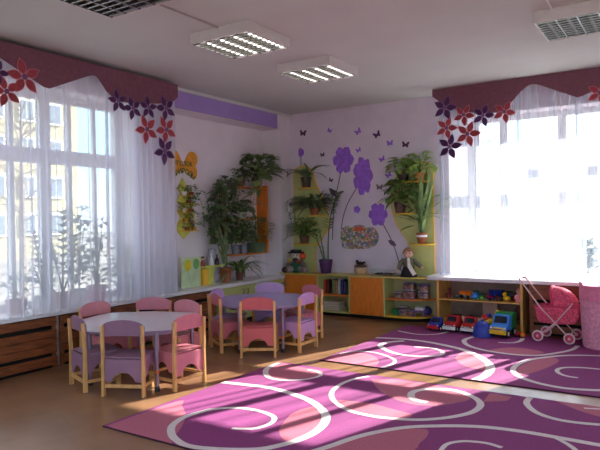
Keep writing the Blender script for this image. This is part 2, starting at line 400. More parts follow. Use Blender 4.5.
M_val = mat('mauve_fabric', (124, 78, 94), 0.9, var=0.06, scale=30, bump=0.15, bscale=400)
M_fred = mat('red_felt', (164, 66, 76), 0.95, var=0.08, scale=40); M_fpur = mat('plum_felt', (78, 44, 88), 0.95, var=0.08, scale=40); M_fctr = mat('mauve_felt', (122, 86, 122), 0.95)
M_fedge = mat('pink_felt_edge', (206, 128, 140), 0.95); M_fedge2 = mat('lilac_felt_edge', (130, 98, 148), 0.95)
def petal_flower(parent, C, ux, nrm, R, rot, red, k):
    # five felt petals round a button; ux = in-plane horizontal axis, nrm points into the room
    up = Vector((0,0,1)); m = MB(); e = MB()
    for i in range(5):
        a = rot + i*2*PI/5 + random.uniform(-0.07, 0.07); d = ux*math.cos(a) + up*math.sin(a); s = ux*-math.sin(a) + up*math.cos(a)
        for mb, g, h in ((e, 1.0, 0.0), (m, 0.86, 0.0025)):
            pl = []
            for j in range(13):
                t = j/12; wd = 0.245*R*g*math.sin(PI*t**0.8)
                pl.append((t, wd))
            o_ = C + d*R*0.10 + d*R*0.9*(1-g)*0.5 + nrm*(h + 0.001*i)
            ring = [o_ + d*(t*R*0.9*g) + s*wd for t, wd in pl] + [o_ + d*(t*R*0.9*g) - s*wd for t, wd in pl[::-1]][1:-1]
            n = len(ring); vs = ring + [p + nrm*0.004 for p in ring]
            mb.add(vs, [tuple(range(n))[::-1], tuple(range(n, 2*n))] + [(i2, (i2+1)%n, n+(i2+1)%n, n+i2) for i2 in range(n)])
    mm = MB(); mm.v = e.v + m.v; mm.f = e.f + [[i+len(e.v) for i in f] for f in m.f]; mm.m = [1]*len(e.f) + [0]*len(m.f)
    f = mm.build('felt_flower', [M_fred if red else M_fpur, M_fedge if red else M_fedge2], parent)
    c = MB(); u2, v2 = ux, up
    pts = [C + nrm*0.010 + (u2*math.cos(2*PI*i/14) + v2*math.sin(2*PI*i/14))*R*0.15 for i in range(14)]
    c.add(pts + [p + nrm*0.008 for p in pts], [tuple(range(14))[::-1], tuple(range(14, 28))] + [(i, (i+1)%14, 14+(i+1)%14, 14+i) for i in range(14)])
    c.build('flower_button', M_fctr, f)
    sub(f, 'red felt flower' if red else 'plum felt flower')
random.seed(2)
v1 = thing('valance', 'mauve zigzag fabric valance with felt flowers above the left window', 'valance', (0, 0, 0))
XV = 0.15
pp = [lw(x, y, XV) for x, y in [(178,97), (174,101), (160,103.5), (140,103.5), (122,102), (112,96), (107,91), (102,83), (99,78), (96,75.6), (92,75.3), (88,76.2), (50,88.5), (44,86.5), (0,57)]]
poly = [(p.y, p.z) for p in pp]
yl = poly[-1][0]; poly += [(yl-0.12, 2.93), (yl-0.2, 2.95), (yl-0.3, 2.93), (-5.5, 2.75), (-5.8, 2.85), (-5.8, 3.0), (poly[0][0], 3.0)]
MB().prism(poly, XV-0.012, XV, 'x').build('valance_panel', M_val, v1)
MB().box((XL+0.036, -5.8, 2.955), (XV-0.012, poly[0][0], 2.985)).box((XL+0.036, poly[0][0]-0.03, 2.86), (XV-0.012, poly[0][0]-0.018, 2.955)).build('valance_board', M_val, v1)
for i, (x, y, rp, red, rot) in enumerate([(24,77,19.5,1,1.75), (6,91.5,17,1,1.9), (-3,72,13,0,1.2), (117.6,101,12.5,0,1.75), (132.4,108.4,12.5,0,2.0), (148,107.6,12,0,1.6), (165.6,108.4,13.5,0,2.0), (146.4,129.4,15.5,1,2.0), (165.8,129.6,14.5,1,2.05), (164.4,151,15,0,2.1)]):
    C = lw(x, y, XV + 0.004); C2 = lw(x, y-rp, XV + 0.004)
    petal_flower(v1, C, Vector((0,1,0)), Vector((1,0,0)), (C2-C).length, rot, red, i)
v2 = thing('valance', 'mauve zigzag fabric valance with felt flowers above the right window', 'valance', (0, 0, 0))
YV = -0.26
pp = [bw(x, y, YV) for x, y in [(432.3,96.7), (437,100), (445,106), (460,111), (480,113.5), (497,112.5), (505,109), (513,100), (521,91), (527,86), (532,83.8), (538,84.4), (577,97.3), (582,96), (600,87.5)]]
poly = [(p.x, p.z) for p in pp]; xe = poly[-1][0]
poly += [(xe+0.3, 2.9), (xe+0.42, 2.8), (xe+0.6, 2.72), (xe+0.95, 2.78), (xe+0.95, ZC-0.004), (poly[0][0], ZC-0.004)]
MB().prism(poly, YV, YV+0.012, 'y').build('valance_panel', M_val, v2)
MB().box((poly[0][0], YV+0.012, ZC-0.035), (xe+0.95, YB, ZC-0.006)).build('valance_board', M_val, v2)
for i, (x, y, rp, red, rot) in enumerate([(445,108,13,0,1.25), (464,115,11.5,1,1.0), (483.3,115.6,12,0,1.2), (504.4,112,12,1,1.1), (446.7,128,12,1,1.15), (468,134,13.5,1,1.2), (449.6,146.7,13.5,0,1.3), (600,93,13,1,1.2)]):
    C = bw(x, y, YV - 0.004); C2 = bw(x, y-rp, YV - 0.004)
    petal_flower(v2, C, Vector((1,0,0)), Vector((0,-1,0)), (C2-C).length, rot, red, i)

# ------------------------------------------------------------------ ceiling lights
M_fix = mat('white_enamel', (214, 208, 208), 0.4, var=0.02); M_louv = mat('bright_louvre', (150, 148, 146), 0.25, 0.8, var=0.01)
M_tube_off = mat('white_tube', (232, 232, 232), 0.4); M_tube_glow = emit('tube_reflection_glow', (255, 252, 246), 2.2)  # tube glow stands in for window light mirrored by switched-off fittings
M_cell = mat('grey_reflector', (96, 92, 86), 0.35, 0.5, var=0.02)
def fixture(x0, y0, label, tube):
    t = thing('ceiling_light', label, 'ceiling light', (x0, y0, 2.945), 0, 'square ceiling lights')
    Wd, Ln, H = 0.64, 0.62, ZC - 2.945
    h = MB(); h.box((0,0,0), (0.015,Ln,H)).box((Wd-0.015,0,0), (Wd,Ln,H)).box((0.015,0,0), (Wd-0.015,0.015,H)).box((0.015,Ln-0.015,0), (Wd-0.015,Ln,H)).box((0.015,0.015,H-0.012), (Wd-0.015,Ln-0.015,H))
    h.build('housing', M_fix, t, bevel=0.003)
    for i in range(4):
        xc = 0.015 + (Wd-0.03)*(i+0.5)/4
        MB().tube([(xc, 0.03, 0.045), (xc, Ln-0.03, 0.045)], 0.013, 10).build('tube', tube, t)
        r = MB(); w_ = (Wd-0.03)/8
        r.sheet(lambda u, v: (xc + w_*math.cos(PI*u)*0.98, 0.016+(Ln-0.032)*v, 0.004+0.070*math.sin(PI*u)**0.6), 8, 1)
        r.build('reflector', M_cell, t)
    l = MB()
    for k in range(9):
        yc = 0.016 + (Ln-0.032)*(k+0.5)/9
        l.prism([(yc-0.008, 0.002), (yc+0.008, 0.002), (yc+0.002, 0.03), (yc-0.002, 0.03)], 0.015, Wd-0.015, 'x')
    for k in range(5):
        xc = 0.015 + (Wd-0.03)*k/4; l.box((xc-0.004, 0.015, 0.0), (xc+0.004, Ln-0.015, 0.012))
    l.build('louvre', M_louv, t)
fixture(1.50, -5.23, 'square louvred ceiling light nearest the camera, cut by the top edge', M_tube_off)
fixture(1.51, -3.78, 'square louvred ceiling light in the middle with window reflections given as glowing tube rows', M_tube_glow)
fixture(1.51, -2.47, 'farthest square louvred ceiling light, nearest the room corner', M_tube_glow)
fixture(4.11, -2.58, 'square louvred ceiling light at upper right near the right window', M_tube_off)
cb = MB(); cb.tube([(1.83, -4.612, ZC-0.008), (1.83, -3.78, ZC-0.008)], 0.008, 6)
one('ceiling_cable', cb, mat('duct_grey', (176, 168, 164), 0.6), 'grey cable duct on the ceiling linking the two left lights', 'cable')
cb = MB(); a_, b_ = fl(547, 0, ZC-0.008), fl(553, 11, ZC-0.008); cb.tube([a_ + (a_-b_)*3, a_, (b_.x, -2.585, ZC-0.008)], 0.008, 6)
one('ceiling_cable', cb, M_white, 'white cable duct running to the right ceiling light', 'cable')
# ------------------------------------------------------------------ radiator covers
def rad_cover(label, P, u0, u1, ztop, seed):
    # P(u, d, z) with d = distance out of the wall face; boards along u
    random.seed(seed); t = thing('radiator_cover', label, 'radiator cover', P(u0, 0, 0))
    o = Vector(P(u0, 0, 0))
    def bx(mb, a, b, c, d, e, f):
        p, q = Vector(P(a, c, e)) - o, Vector(P(b, d, f)) - o
        return mb.box(tuple(min(p[k], q[k]) for k in range(3)), tuple(max(p[k], q[k]) for k in range(3)))
    bk = MB(); bx(bk, u0, u1, 0.0, 0.008, 0, ztop-0.006); bk.build('back_board', M_dark, t)
    n = max(1, round((u1-u0)/0.75))
    for i in range(n+1):
        u = u0 + (u1-u0-0.04)*i/n; m = MB(); bx(m, u, u+0.04, 0.008, 0.022, 0, ztop-0.008); m.build('post', M_slat, t)
    H = ztop
    for a, b in [(0.03, 0.115), (0.15, 0.225), (0.228, 0.30), (0.303, 0.375), (0.415, H-0.012)]:
        m = MB(); bx(m, u0, u1, 0.022, 0.040, a, b); m.build('slat', M_slat, t, bevel=0.004)
    return t
PL = lambda u, d, z: (XL + 0.02 + d, u, z)
PB2 = lambda u, d, z: (u, -0.30 - d + 0.04, z)
rad_cover('reddish wooden slatted radiator cover at the left edge under the sheer curtain', PL, -5.9, -4.08, 0.508, 1)
rad_cover('reddish wooden slatted radiator cover behind the nearer table', PL, -4.03, -1.74, 0.508, 2)
rad_cover('reddish wooden slatted radiator cover behind the toy pram', PB2, 3.56, 5.4, 0.598, 3)

# ------------------------------------------------------------------ green cabinets under the left sill
def lime_cab(y0, y1, nd, label):
    t = thing('lime_cabinet', label, 'cabinet', (-0.05, y0, 0), 0, 'lime cabinets under the sill')
    L = y1-y0
    MB().box((-0.036, 0, 0.05), (0.03, L, 0.508)).build('carcass', M_greenb, t); MB().box((-0.036, 0, 0), (0.0, L, 0.05)).build('plinth', M_dark, t)
    for i in range(nd):
        a, b = L*i/nd + 0.003, L*(i+1)/nd - 0.003
        d = MB().box((0.031, a, 0.055), (0.048, b, 0.503)).build('door', M_greenb, t, bevel=0.003)
        yc = b - 0.05 if i % 2 == 0 else a + 0.05
        MB().tube([(0.048, yc, 0.39), (0.066, yc, 0.395), (0.066, yc, 0.455), (0.048, yc, 0.46)], 0.005, 6).build('handle', M_grey, d)
lime_cab(-1.70, -0.63, 2, 'lime green two-door cabinet under the sill behind the far table')
lime_cab(-0.625, -0.215, 1, 'narrow lime green cabinet in the room corner')

# ------------------------------------------------------------------ orange cabinet row along the back wall
YF0, YT = -0.20, 0.125            # front plane and back
ZT = 0.578
def orange_cab(x0, x1, label):
    t = thing('orange_cabinet', label, 'cabinet', (x0, YF0, 0), 0, 'orange cabinets along the back wall'); L = x1-x0
    MB().box((0, 0.018, 0.05), (L, YT-YF0, ZT)).build('carcass', M_inner, t); MB().box((0, 0.05, 0), (L, 0.2, 0.05)).build('plinth', M_dark, t)
    d = MB().box((0.003, 0, 0.055), (L-0.003, 0.017, ZT-0.004)).build('door', M_orange, t, bevel=0.003)
    MB().tube([(0.045, 0, 0.40), (0.045, -0.016, 0.405), (0.045, -0.016, 0.455), (0.045, 0, 0.46)], 0.005, 6).build('handle', M_grey, d)
orange_cab(0.0, 0.57, 'orange door cabinet at the room corner under the clown toy')
orange_cab(1.115, 1.63, 'orange door cabinet in the middle of the back wall row')
t = thing('open_bookshelf', 'open two-level shelf unit with books between the two orange doors', 'shelf unit', (0.574, YF0, 0)); L = 0.538
MB().box((0, 0, 0.05), (0.018, 0.325, ZT)).build('side_panel', M_greenb, t); MB().box((L-0.018, 0, 0.05), (L, 0.325, ZT)).build('side_panel', M_greenb, t)
MB().box((0.018, 0.31, 0.05), (L-0.018, 0.325, ZT)).build('back_panel', M_inner, t)
MB().box((0.018, 0.0, 0.29), (L-0.018, 0.31, 0.308)).build('shelf', M_orange, t); MB().box((0.018, 0, 0.05), (L-0.018, 0.31, 0.068)).build('bottom_board', M_greenb, t)
MB().box((0, 0.05, 0), (L, 0.2, 0.05)).build('plinth', M_dark, t)
def arc_poly(x0, x1, yb, yf, n=14):
    # quarter-round plan, flat on the left and back, rounding to the right
    return [(x0, yf)] + [(x0 + (x1-x0)*(0.45 + 0.55*math.sin(PI/2*i/n)), yb + (yf-yb)*math.cos(PI/2*i/n)) for i in range(n+1)] 
t = thing('rounded_corner_shelf', 'rounded open end shelf with tubs of toys right of the orange doors', 'shelf unit', (1.634, 0, 0))
ap = [(u-1.634, v) for u, v in arc_poly(1.634, 2.27, YT, YF0)] + [(0, YT)]
MB().box((0, YF0, 0.05), (0.018, YT, ZT)).build('side_panel', M_greenb, t); MB().box((0.018, YT-0.012, 0.05), (0.636, YT, ZT)).build('back_panel', M_inner, t)
sp = [(max(0.018, u), min(v, YT-0.012)) for u, v in ap]
MB().prism(sp, 0.285, 0.303).build('shelf', M_orange, t); MB().prism(sp, 0.05, 0.068).build('bottom_board', M_yedge, t)
MB().prism([(u*0.93, v*0.8) for u, v in ap], 0, 0.05).build('plinth', M_dark, t)
wt = MB(); wp = [(XL+0.002, YF0-0.012), (1.70, YF0-0.012)] + [(u+0.012, v-0.006) for u, v in arc_poly(1.70, 2.27, YT, YF0)] + [(2.28, YB), (XL+0.002, YB)]
wp = [p for p in wp if not (p[0] < XL)]
wt.prism(wp, ZT+0.002, ZT+0.020)
one('worktop', wt, [mat('ochre_worktop', (214, 190, 92), 0.35, var=0.04)], 'long ochre worktop with a rounded end on the orange cabinets', 'worktop', bevel=0.004)
ZW = ZT + 0.020

# ------------------------------------------------------------------ toy shelf below the right window
t = thing('toy_shelf', 'low yellow wooden toy shelf under the right window sill', 'shelf unit', (2.45, -0.36, 0)); L = 1.05
MB().box((0, 0, 0), (0.03, 0.46, 0.597)).build('side_panel', M_ywood, t, bevel=0.003); MB().box((L-0.03, 0, 0), (L, 0.46, 0.597)).build('side_panel', M_ywood, t, bevel=0.003)
MB().box((0.03, 0.445, 0), (L-0.03, 0.46, 0.597)).build('back_panel', mat('brown_fibreboard', (156, 122, 108), 0.8), t)
MB().box((0.03, 0, 0.352), (L-0.03, 0.445, 0.37)).build('shelf', M_ywood, t, bevel=0.003); MB().box((0.03, 0.0, 0.02), (L-0.03, 0.445, 0.038)).build('bottom_board', M_ywood, t)

# ------------------------------------------------------------------ chairs
M_mauve = mat('mauve_plywood', (156, 116, 142), 0.4, var=0.03); M_pink = mat('pink_plywood', (212, 128, 140), 0.4, var=0.03)
M_coral = mat('coral_plywood', (206, 102, 104), 0.4, var=0.03); M_lilac = mat('lilac_plywood', (196, 152, 204), 0.4, var=0.03); M_rose = mat('rose_plywood', (206, 116, 132), 0.4, var=0.03)
def make_chair(label, m):
    # faces +Y, rear posts on y = 0
    t = thing('kids_chair', label, 'chair', (0,0,0), 0, 'small wooden chairs round the tables')
    hw = 0.170
    for s in (-1, 1):
        MB().prism([(-0.02, 0), (0.018, 0), (0.016, 0.30), (0.0, 0.575), (-0.026, 0.575), (-0.016, 0.30)], s*hw-0.0125, s*hw+0.0125, 'x').build('rear_post', M_beech, t, bevel=0.004)
        MB().box((s*hw-0.0145, 0.265, 0), (s*hw+0.0145, 0.297, 0.298)).build('front_leg', M_beech, t, bevel=0.004)
    n = 16; bp = [(-0.178, 0.488), (0.178, 0.488), (0.182, 0.556)] + [(0.182*math.cos(PI*i/n), 0.556 + 0.062*math.sin(PI*i/n)) for i in range(1, n)] + [(-0.182, 0.556)]
    b = MB(); b.prism(bp, 0.0, 0.012, 'y')
    b.v = [Vector((v.x, v.y + 0.0055 - 0.058*(v.z-0.488) - 0.2*(0.0317 - min(0.0317, v.x*v.x)), v.z)) for v in b.v]
    b.build('backrest', m, t, bevel=0.003)
    MB().prism([(-0.172, 0.016), (0.172, 0.016), (0.178, 0.30), (0.15, 0.325), (-0.15, 0.325), (-0.178, 0.30)], 0.300, 0.316).build('seat', m, t, bevel=0.005)
    def skirt(L, full):
        lo = 0.115 if full else 0.15; k = [(-L, 0.2995), (-L, lo), (-L*0.62, lo+0.005)]
        for i in range(1, 14):
            a = PI*i/14; k.append((-L*0.62*math.cos(a), lo + 0.005 + 0.075*math.sin(a)**1.3))
        return k + [(L*0.62, lo+0.005), (L, lo), (L, 0.2995)]
    MB().prism(skirt(0.156, True), -0.004, 0.008, 'y').build('skirt', m, t, bevel=0.002)
    MB().prism(skirt(0.156, False), 0.275, 0.287, 'y').build('skirt', m, t, bevel=0.002)
    for s in (-1, 1):
        MB().prism([(0.1415 + u, v) for u, v in skirt(0.1225, False)], s*hw-0.006, s*hw+0.006, 'x').build('skirt', m, t, bevel=0.002)
        MB().box((s*hw-0.009, 0.017, 0.075), (s*hw+0.009, 0.265, 0.10)).build('stretcher', M_beech, t, bevel=0.003)
    MB().box((-hw+0.0125, -0.010, 0.070), (hw-0.0125, 0.008, 0.100)).build('stretcher', M_beech, t, bevel=0.003)
    MB().box((-hw+0.0125, 0.272, 0.115), (hw-0.0125, 0.29, 0.14)).build('stretcher', M_beech, t, bevel=0.003)
    return t
def face(dx, dy): return math.atan2(-dx, dy)       # rotation that turns +Y to (dx, dy)
T1, T2 = (0.90, -3.88), (1.07, -2.20)
ch = make_chair('mauve chair with its back to the camera in front of the nearer table', M_mauve)
ch.location = (1.33, -4.43, 0); ch.rotation_euler.z = face(-0.42, 0.9)
G = 'small wooden chairs round the tables'
def sw(m): return {M_mauve: m}
for loc, d, m, lab in [
    ((0.80, -4.46, 0), (0.30, 0.93), M_mauve, 'mauve chair seen edge-on at the left end of the nearer table'),
    ((1.60, -3.955, 0), (-1, 0.03), M_pink, 'pink sunlit chair at the right of the nearer table'),
    ((0.19, -3.80, 0), (1, 0.02), M_pink, 'pink chair behind the left end of the nearer table beside the radiator cover'),
    ((0.46, -3.28, 0), (0.55, -0.85), M_rose, 'rose chair at the far side of the nearer table facing the camera'),
    ((0.93, -3.27, 0), (-0.05, -1), M_pink, 'pink chair half hidden behind the sunlit chair of the nearer table'),
    ((1.46, -2.81, 0), (-0.55, 0.84), M_coral, 'coral red chair with its back to the camera at the far table'),
    ((1.71, -2.26, 0), (-1, -0.02), M_lilac, 'lilac sunlit chair at the right of the far table'),
    ((fl(216.5, 350.5).x, fl(216.5, 350.5).y, 0), (0.50, 0.86), M_rose, 'rose chair turned side-on at the left of the far table'),
    ((fl(217, 342).x, fl(217, 342).y, 0), (0.9, 0.25), M_lilac, 'lilac chair behind the side-on rose chair of the far table'),
    ((0.72, -1.58, 0), (0.5, -0.86), M_lilac, 'lilac chair at the far side of the far table before the lime cabinet'),
    ((1.35, -1.58, 0), (-0.35, -0.93), M_rose, 'pinkish chair behind the lilac sunlit chair of the far table')]:
    dup(ch, loc, face(*d), lab, G, sw(m))

# ------------------------------------------------------------------ tables
M_top = mat('pale_lilac_laminate', (216, 206, 210), 0.25, var=0.015); M_top2 = mat('lilac_laminate', (186, 172, 222), 0.25, var=0.015); M_rim = mat('lilac_edge_band', (146, 124, 158), 0.5); M_leg = mat('lilac_grey_steel', (150, 136, 158), 0.3, 0.6, var=0.03)
M_ring = mat('orange_ring', (220, 120, 40), 0.5)
def rounded(poly, r, n=5):
    out = []; N = len(poly)
    for i in range(N):
        p, a, b = Vector(poly[i]), Vector(poly[i-1]), Vector(poly[(i+1) % N]); u = (a-p).normalized(); v = (b-p).normalized()
        A, B = p + u*r, p + v*r
        for k in range(n+1):
            t = k/n; q = A*(1-t)**2 + p*2*t*(1-t) + B*t*t; out.append((q.x, q.y))
    return out
def table(c, poly, top, label, legs):
    t = thing('kids_table', label, 'table', (c[0], c[1], 0), 0, 'low kids tables')
    z = 0.50
    pr = rounded([Vector((x, y)) for x, y in poly], 0.09)
    mb = MB(); mb.prism(pr, z-0.02, z, mi=0)
    o = mb.build('tabletop', [top, M_rim], t, bevel=0.004)
    for p in o.data.polygons:
        if abs(p.normal.z) < 0.5: p.material_index = 1
    fr = MB(); k = [(x*0.80, y*0.80) for x, y in pr]; k2 = [(x*0.76, y*0.76) for x, y in pr]; n = len(k)
    for i in range(n):
        j = (i+1) % n
        fr.add([(*k[i], z-0.06), (*k[j], z-0.06), (*k[j], z-0.021), (*k[i], z-0.021), (*k2[i], z-0.06), (*k2[j], z-0.06), (*k2[j], z-0.021), (*k2[i], z-0.021)], [(0,1,2,3), (5,4,7,6), (0,4,5,1), (3,2,6,7)])
    fr.build('frame', M_leg, t)
    for x, y in legs:
        l = MB().tube([(x, y, 0.03), (x, y, 0.26)], 0.015, 12).tube([(x, y, 0.24), (x, y, z-0.0205)], 0.020, 12).build('leg', M_leg, t)
        MB().lathe([(0.0, 0), (0.021, 0), (0.021, 0.025), (0.017, 0.04), (0.0, 0.04)], 12, c=(x, y, 0)).build('rubber_foot', M_black, l)
        MB().lathe([(0.0161, 0.0), (0.0185, 0.002), (0.0185, 0.022), (0.0161, 0.024)], 12, c=(x, y, 0.145)).build('height_ring', M_ring, l)
    return t
R8 = 0.64
oct_ = lambda ph, sx=1: [(R8*sx*math.cos(math.radians(ph+45*i)), R8*math.sin(math.radians(ph+45*i))) for i in range(8)]
table(T1, [(0.02, -0.62), (0.46, -0.40), (0.66, -0.18), (0.50, 0.30), (0.18, 0.60), (-0.30, 0.46), (-0.64, 0.16), (-0.50, -0.30)], M_top, 'low table with a pale octagonal top, nearer the camera, ringed by pink and mauve chairs', [(0.55, -0.30), (0.22, 0.47), (-0.34, 0.32), (-0.10, -0.46), (-0.50, -0.02)])
table(T2, [(-0.02, -0.63), (0.44, -0.46), (0.63, -0.18), (0.46, 0.30), (0.10, 0.63), (-0.36, 0.48), (-0.62, 0.10), (-0.48, -0.36)], M_top2, 'low table with a lilac octagonal top, farther away before the lime cabinets', [(0.09, -0.54), (0.47, -0.28), (0.30, 0.36), (-0.26, 0.38), (-0.52, -0.06)])

# ------------------------------------------------------------------ rugs
M_rugp = mat('purple_pile', (144, 56, 122), 0.95, var=0.10, scale=90, bump=0.25, bscale=500); M_rugk = mat('rose_pile', (192, 106, 130), 0.95, var=0.08, scale=90, bump=0.25, bscale=500); M_rugw = mat('cream_pile', (232, 218, 220), 0.95, var=0.05, scale=90, bump=0.25, bscale=500); M_rugd = mat('rug_binding', (66, 26, 52), 0.95)
def smooth(P, n=6):
    out = []; P = [Vector(p) for p in P]
    for i in range(len(P)-1):
        a, b, c, d = P[max(0, i-1)], P[i], P[i+1], P[min(len(P)-1, i+2)]
        for k in range(n):
            t = k/n; out.append(0.5*((2*b) + (c-a)*t + (2*a-5*b+4*c-d)*t*t + (3*b-a-3*c+d)*t**3))
    return out + [P[-1]]
def clip_poly(poly, x0, x1, y0, y1):
    for ax, val, sg in ((0, x0, 1), (0, x1, -1), (1, y0, 1), (1, y1, -1)):
        out = []; n = len(poly)
        for i in range(n):
            a, b = poly[i], poly[(i+1) % n]; da, db = (a[ax]-val)*sg, (b[ax]-val)*sg
            if da >= 0: out.append(a)
            if da*db < 0:
                t = da/(da-db); out.append((a[0]+(b[0]-a[0])*t, a[1]+(b[1]-a[1])*t))
        poly = out
        if len(poly) < 3: return []
    return poly
def rug(x0, x1, y0, y1, label, swirls, patches):
    H = 0.010; mb = MB(); mb.box((x0, y0, 0), (x1, y1, H), 3); mb.add([(x0+.004, y0+.004, H+.0004), (x1-.004, y0+.004, H+.0004), (x1-.004, y1-.004, H+.0004), (x0+.004, y1-.004, H+.0004)], [(0,1,2,3)], 0)
    for k, pch in enumerate(patches):
        pts = [fl(x, y, H) for x, y in pch]; pts = smooth(pts + [pts[0]], 4)[:-1] if len(pch) > 5 else pts
        pl = clip_poly([(p.x, p.y) for p in pts], x0+.004, x1-.004, y0+.004, y1-.004)
        if len(pl) > 2: n = len(pl); mb.add([(a, b, H+.0010+.0001*k) for a, b in pl], [tuple(range(n))], 1)
    for k, (sw_, w0, w1) in enumerate(swirls):
        pts = smooth([fl(x, y, H) for x, y in sw_], 6); n = len(pts)
        for i in range(n-1):
            def edge(j):
                d = (pts[min(n-1, j+1)] - pts[max(0, j-1)]).normalized(); s = Vector((-d.y, d.x, 0)); w_ = (w0 + (w1-w0)*min(1, j/n*1.3))*0.34
                return pts[j] + s*w_, pts[j] - s*w_
            a, b = edge(i); c, d = edge(i+1)
            pl = clip_poly([(a.x, a.y), (c.x, c.y), (d.x, d.y), (b.x, b.y)], x0+.004, x1-.004, y0+.004, y1-.004)
            if len(pl) > 2: mb.add([(u, v, H+.0022+.0001*k) for u, v in pl], [tuple(range(len(pl)))], 2)
    o = mb.build('rug', [M_rugp, M_rugk, M_rugw, M_rugd]); return tag(o, label, 'rug')
rug(1.77, 5.10, -4.99, -2.885, 'large purple rug with cream swirls, nearest the camera', [
    ([(232,428.5),(242,429),(256,428.5),(270,424),(274.5,418.5),(268,414),(254,410),(235,408),(214,409.3),(200,412.3),(184,417.5),(174,424),(171,430),(174,438),(188,446),(220,449.5),(258,449.5),(282,445),(300,439.5),(316,431.5),(325,422),(324.5,413),(312,402),(293,394.3),(270,388),(247,385),(219,382)], 0.05, 0.095),
    ([(278,363),(268,368),(265.5,373),(270,378),(284,380.3),(300,380),(312,378.3),(320.5,375.5),(318,372),(308,370)], 0.085, 0.05),
    ([(369,376.5),(356,378.7),(343,383.3),(333.5,390),(331.5,396),(336,403),(350,411),(372,416.3),(395,419),(419,420),(442,418.5),(461,415.5),(474,411.5),(480.5,405.5),(477.5,400),(469,395.3),(460,392),(450,390),(430,389.3),(416,391),(411,394.5),(414,399.5),(427,402.6)], 0.055, 0.085),
    ([(312,452),(330,446.5),(349,439.7),(367,434.5),(391,429.7),(414,427),(442,426.2),(460,426.2),(483,427.2),(507,429.7),(530,433),(553,437),(577,441.3),(600,445.5),(620,449)], 0.075, 0.085),
    ([(530,433),(553,437.5),(565,443),(574,449),(580,455)], 0.05, 0.05),
    ([(440,452),(447,444.5),(461,441.7),(474,442),(488,443.8),(502,448)], 0.045, 0.05),
    ([(530,398),(526.7,402),(528.5,406.5),(537,413),(553,418.7),(572,422.3),(600,425),(630,426)], 0.07, 0.07),
    ([(584,408.5),(600,409.5),(625,412)], 0.04, 0.05)],
    [[(107,425.8),(178,401),(182,406),(185.5,414),(184,422),(179,431),(172,438),(165,446)],
     [(290,415),(300,410),(317,406),(325,413),(325,423),(307,437),(292,442),(283,439),(279,431),(283,423)],
     [(278,361.5),(300,367),(321,370.5),(321,375),(305,378),(284,379),(270,376),(267,371)],
     [(337,400),(350,401),(372,404),(392,409),(412,415),(400,419),(372,416),(350,411)],
     [(371,379),(400,380),(440,386),(462,392),(470,399),(456,403),(430,406),(402,402),(380,391)],
     [(318,452),(332,446),(349,440),(391,430.5),(424,429),(428,435),(420,443),(405,452)],
     [(490,393),(512,397),(507,401),(483,402)], [(553,400),(600,405),(640,412),(620,420),(600,417),(577,410)]])
rug(2.08, 5.15, -2.615, -0.43, 'purple rug with cream swirls lying behind, before the toy shelf', [
    ([(414,347),(430,348),(440,350.4),(443,353),(438,355.6),(424,356.6),(404,355.2),(390,351.7),(382,347.7),(381,344.7),(388,342.4),(404,341)], 0.05, 0.09),
    ([(372,337.6),(400,339),(420,341),(440,344.4),(460,349),(476,355),(487,362),(490.5,368),(486,375),(474,381)], 0.08, 0.12),
    ([(340,354),(348,352.3),(360,351.4),(376,353),(389,357),(395,361),(391,365),(380,368.5),(372,369.5)], 0.04, 0.06),
    ([(498,342.6),(512,343),(520,341.3),(523,338.4)], 0.05, 0.07), ([(480,335.5),(468,338.5),(464,341.5),(469,346),(484,350.3),(500,353),(520,355.2),(540,355.4),(560,352.6),(572,349.8),(578,346)], 0.08, 0.07),
    ([(578,378),(568,376.6),(560,374),(557,370.5),(563,368),(580,367.8),(600,369.5)], 0.05, 0.06),
    ([(625,357.5),(600,356),(570,355.6),(550,357),(530,360),(518,364.5),(513,370),(518,376),(532,381.6),(550,386),(570,389),(600,390.6),(625,390)], 0.07, 0.08),
    ([(398,331),(412,333.8),(424,334.8),(438,334.2),(448,332)], 0.05, 0.05)],
    [[(321,361.8),(340,354),(358,352.5),(374,356),(379,362),(374,368),(365,369)],
     [(455,358),(464,351),(476,356),(488,363),(490,370),(478,369.5),(462,365)],
     [(489,350),(510,347.5),(532,349.5),(544,353),(522,355),(500,353)],
     [(532,361),(550,357.5),(559,360.5),(550,366.5),(532,373),(520,375),(518,368)]])
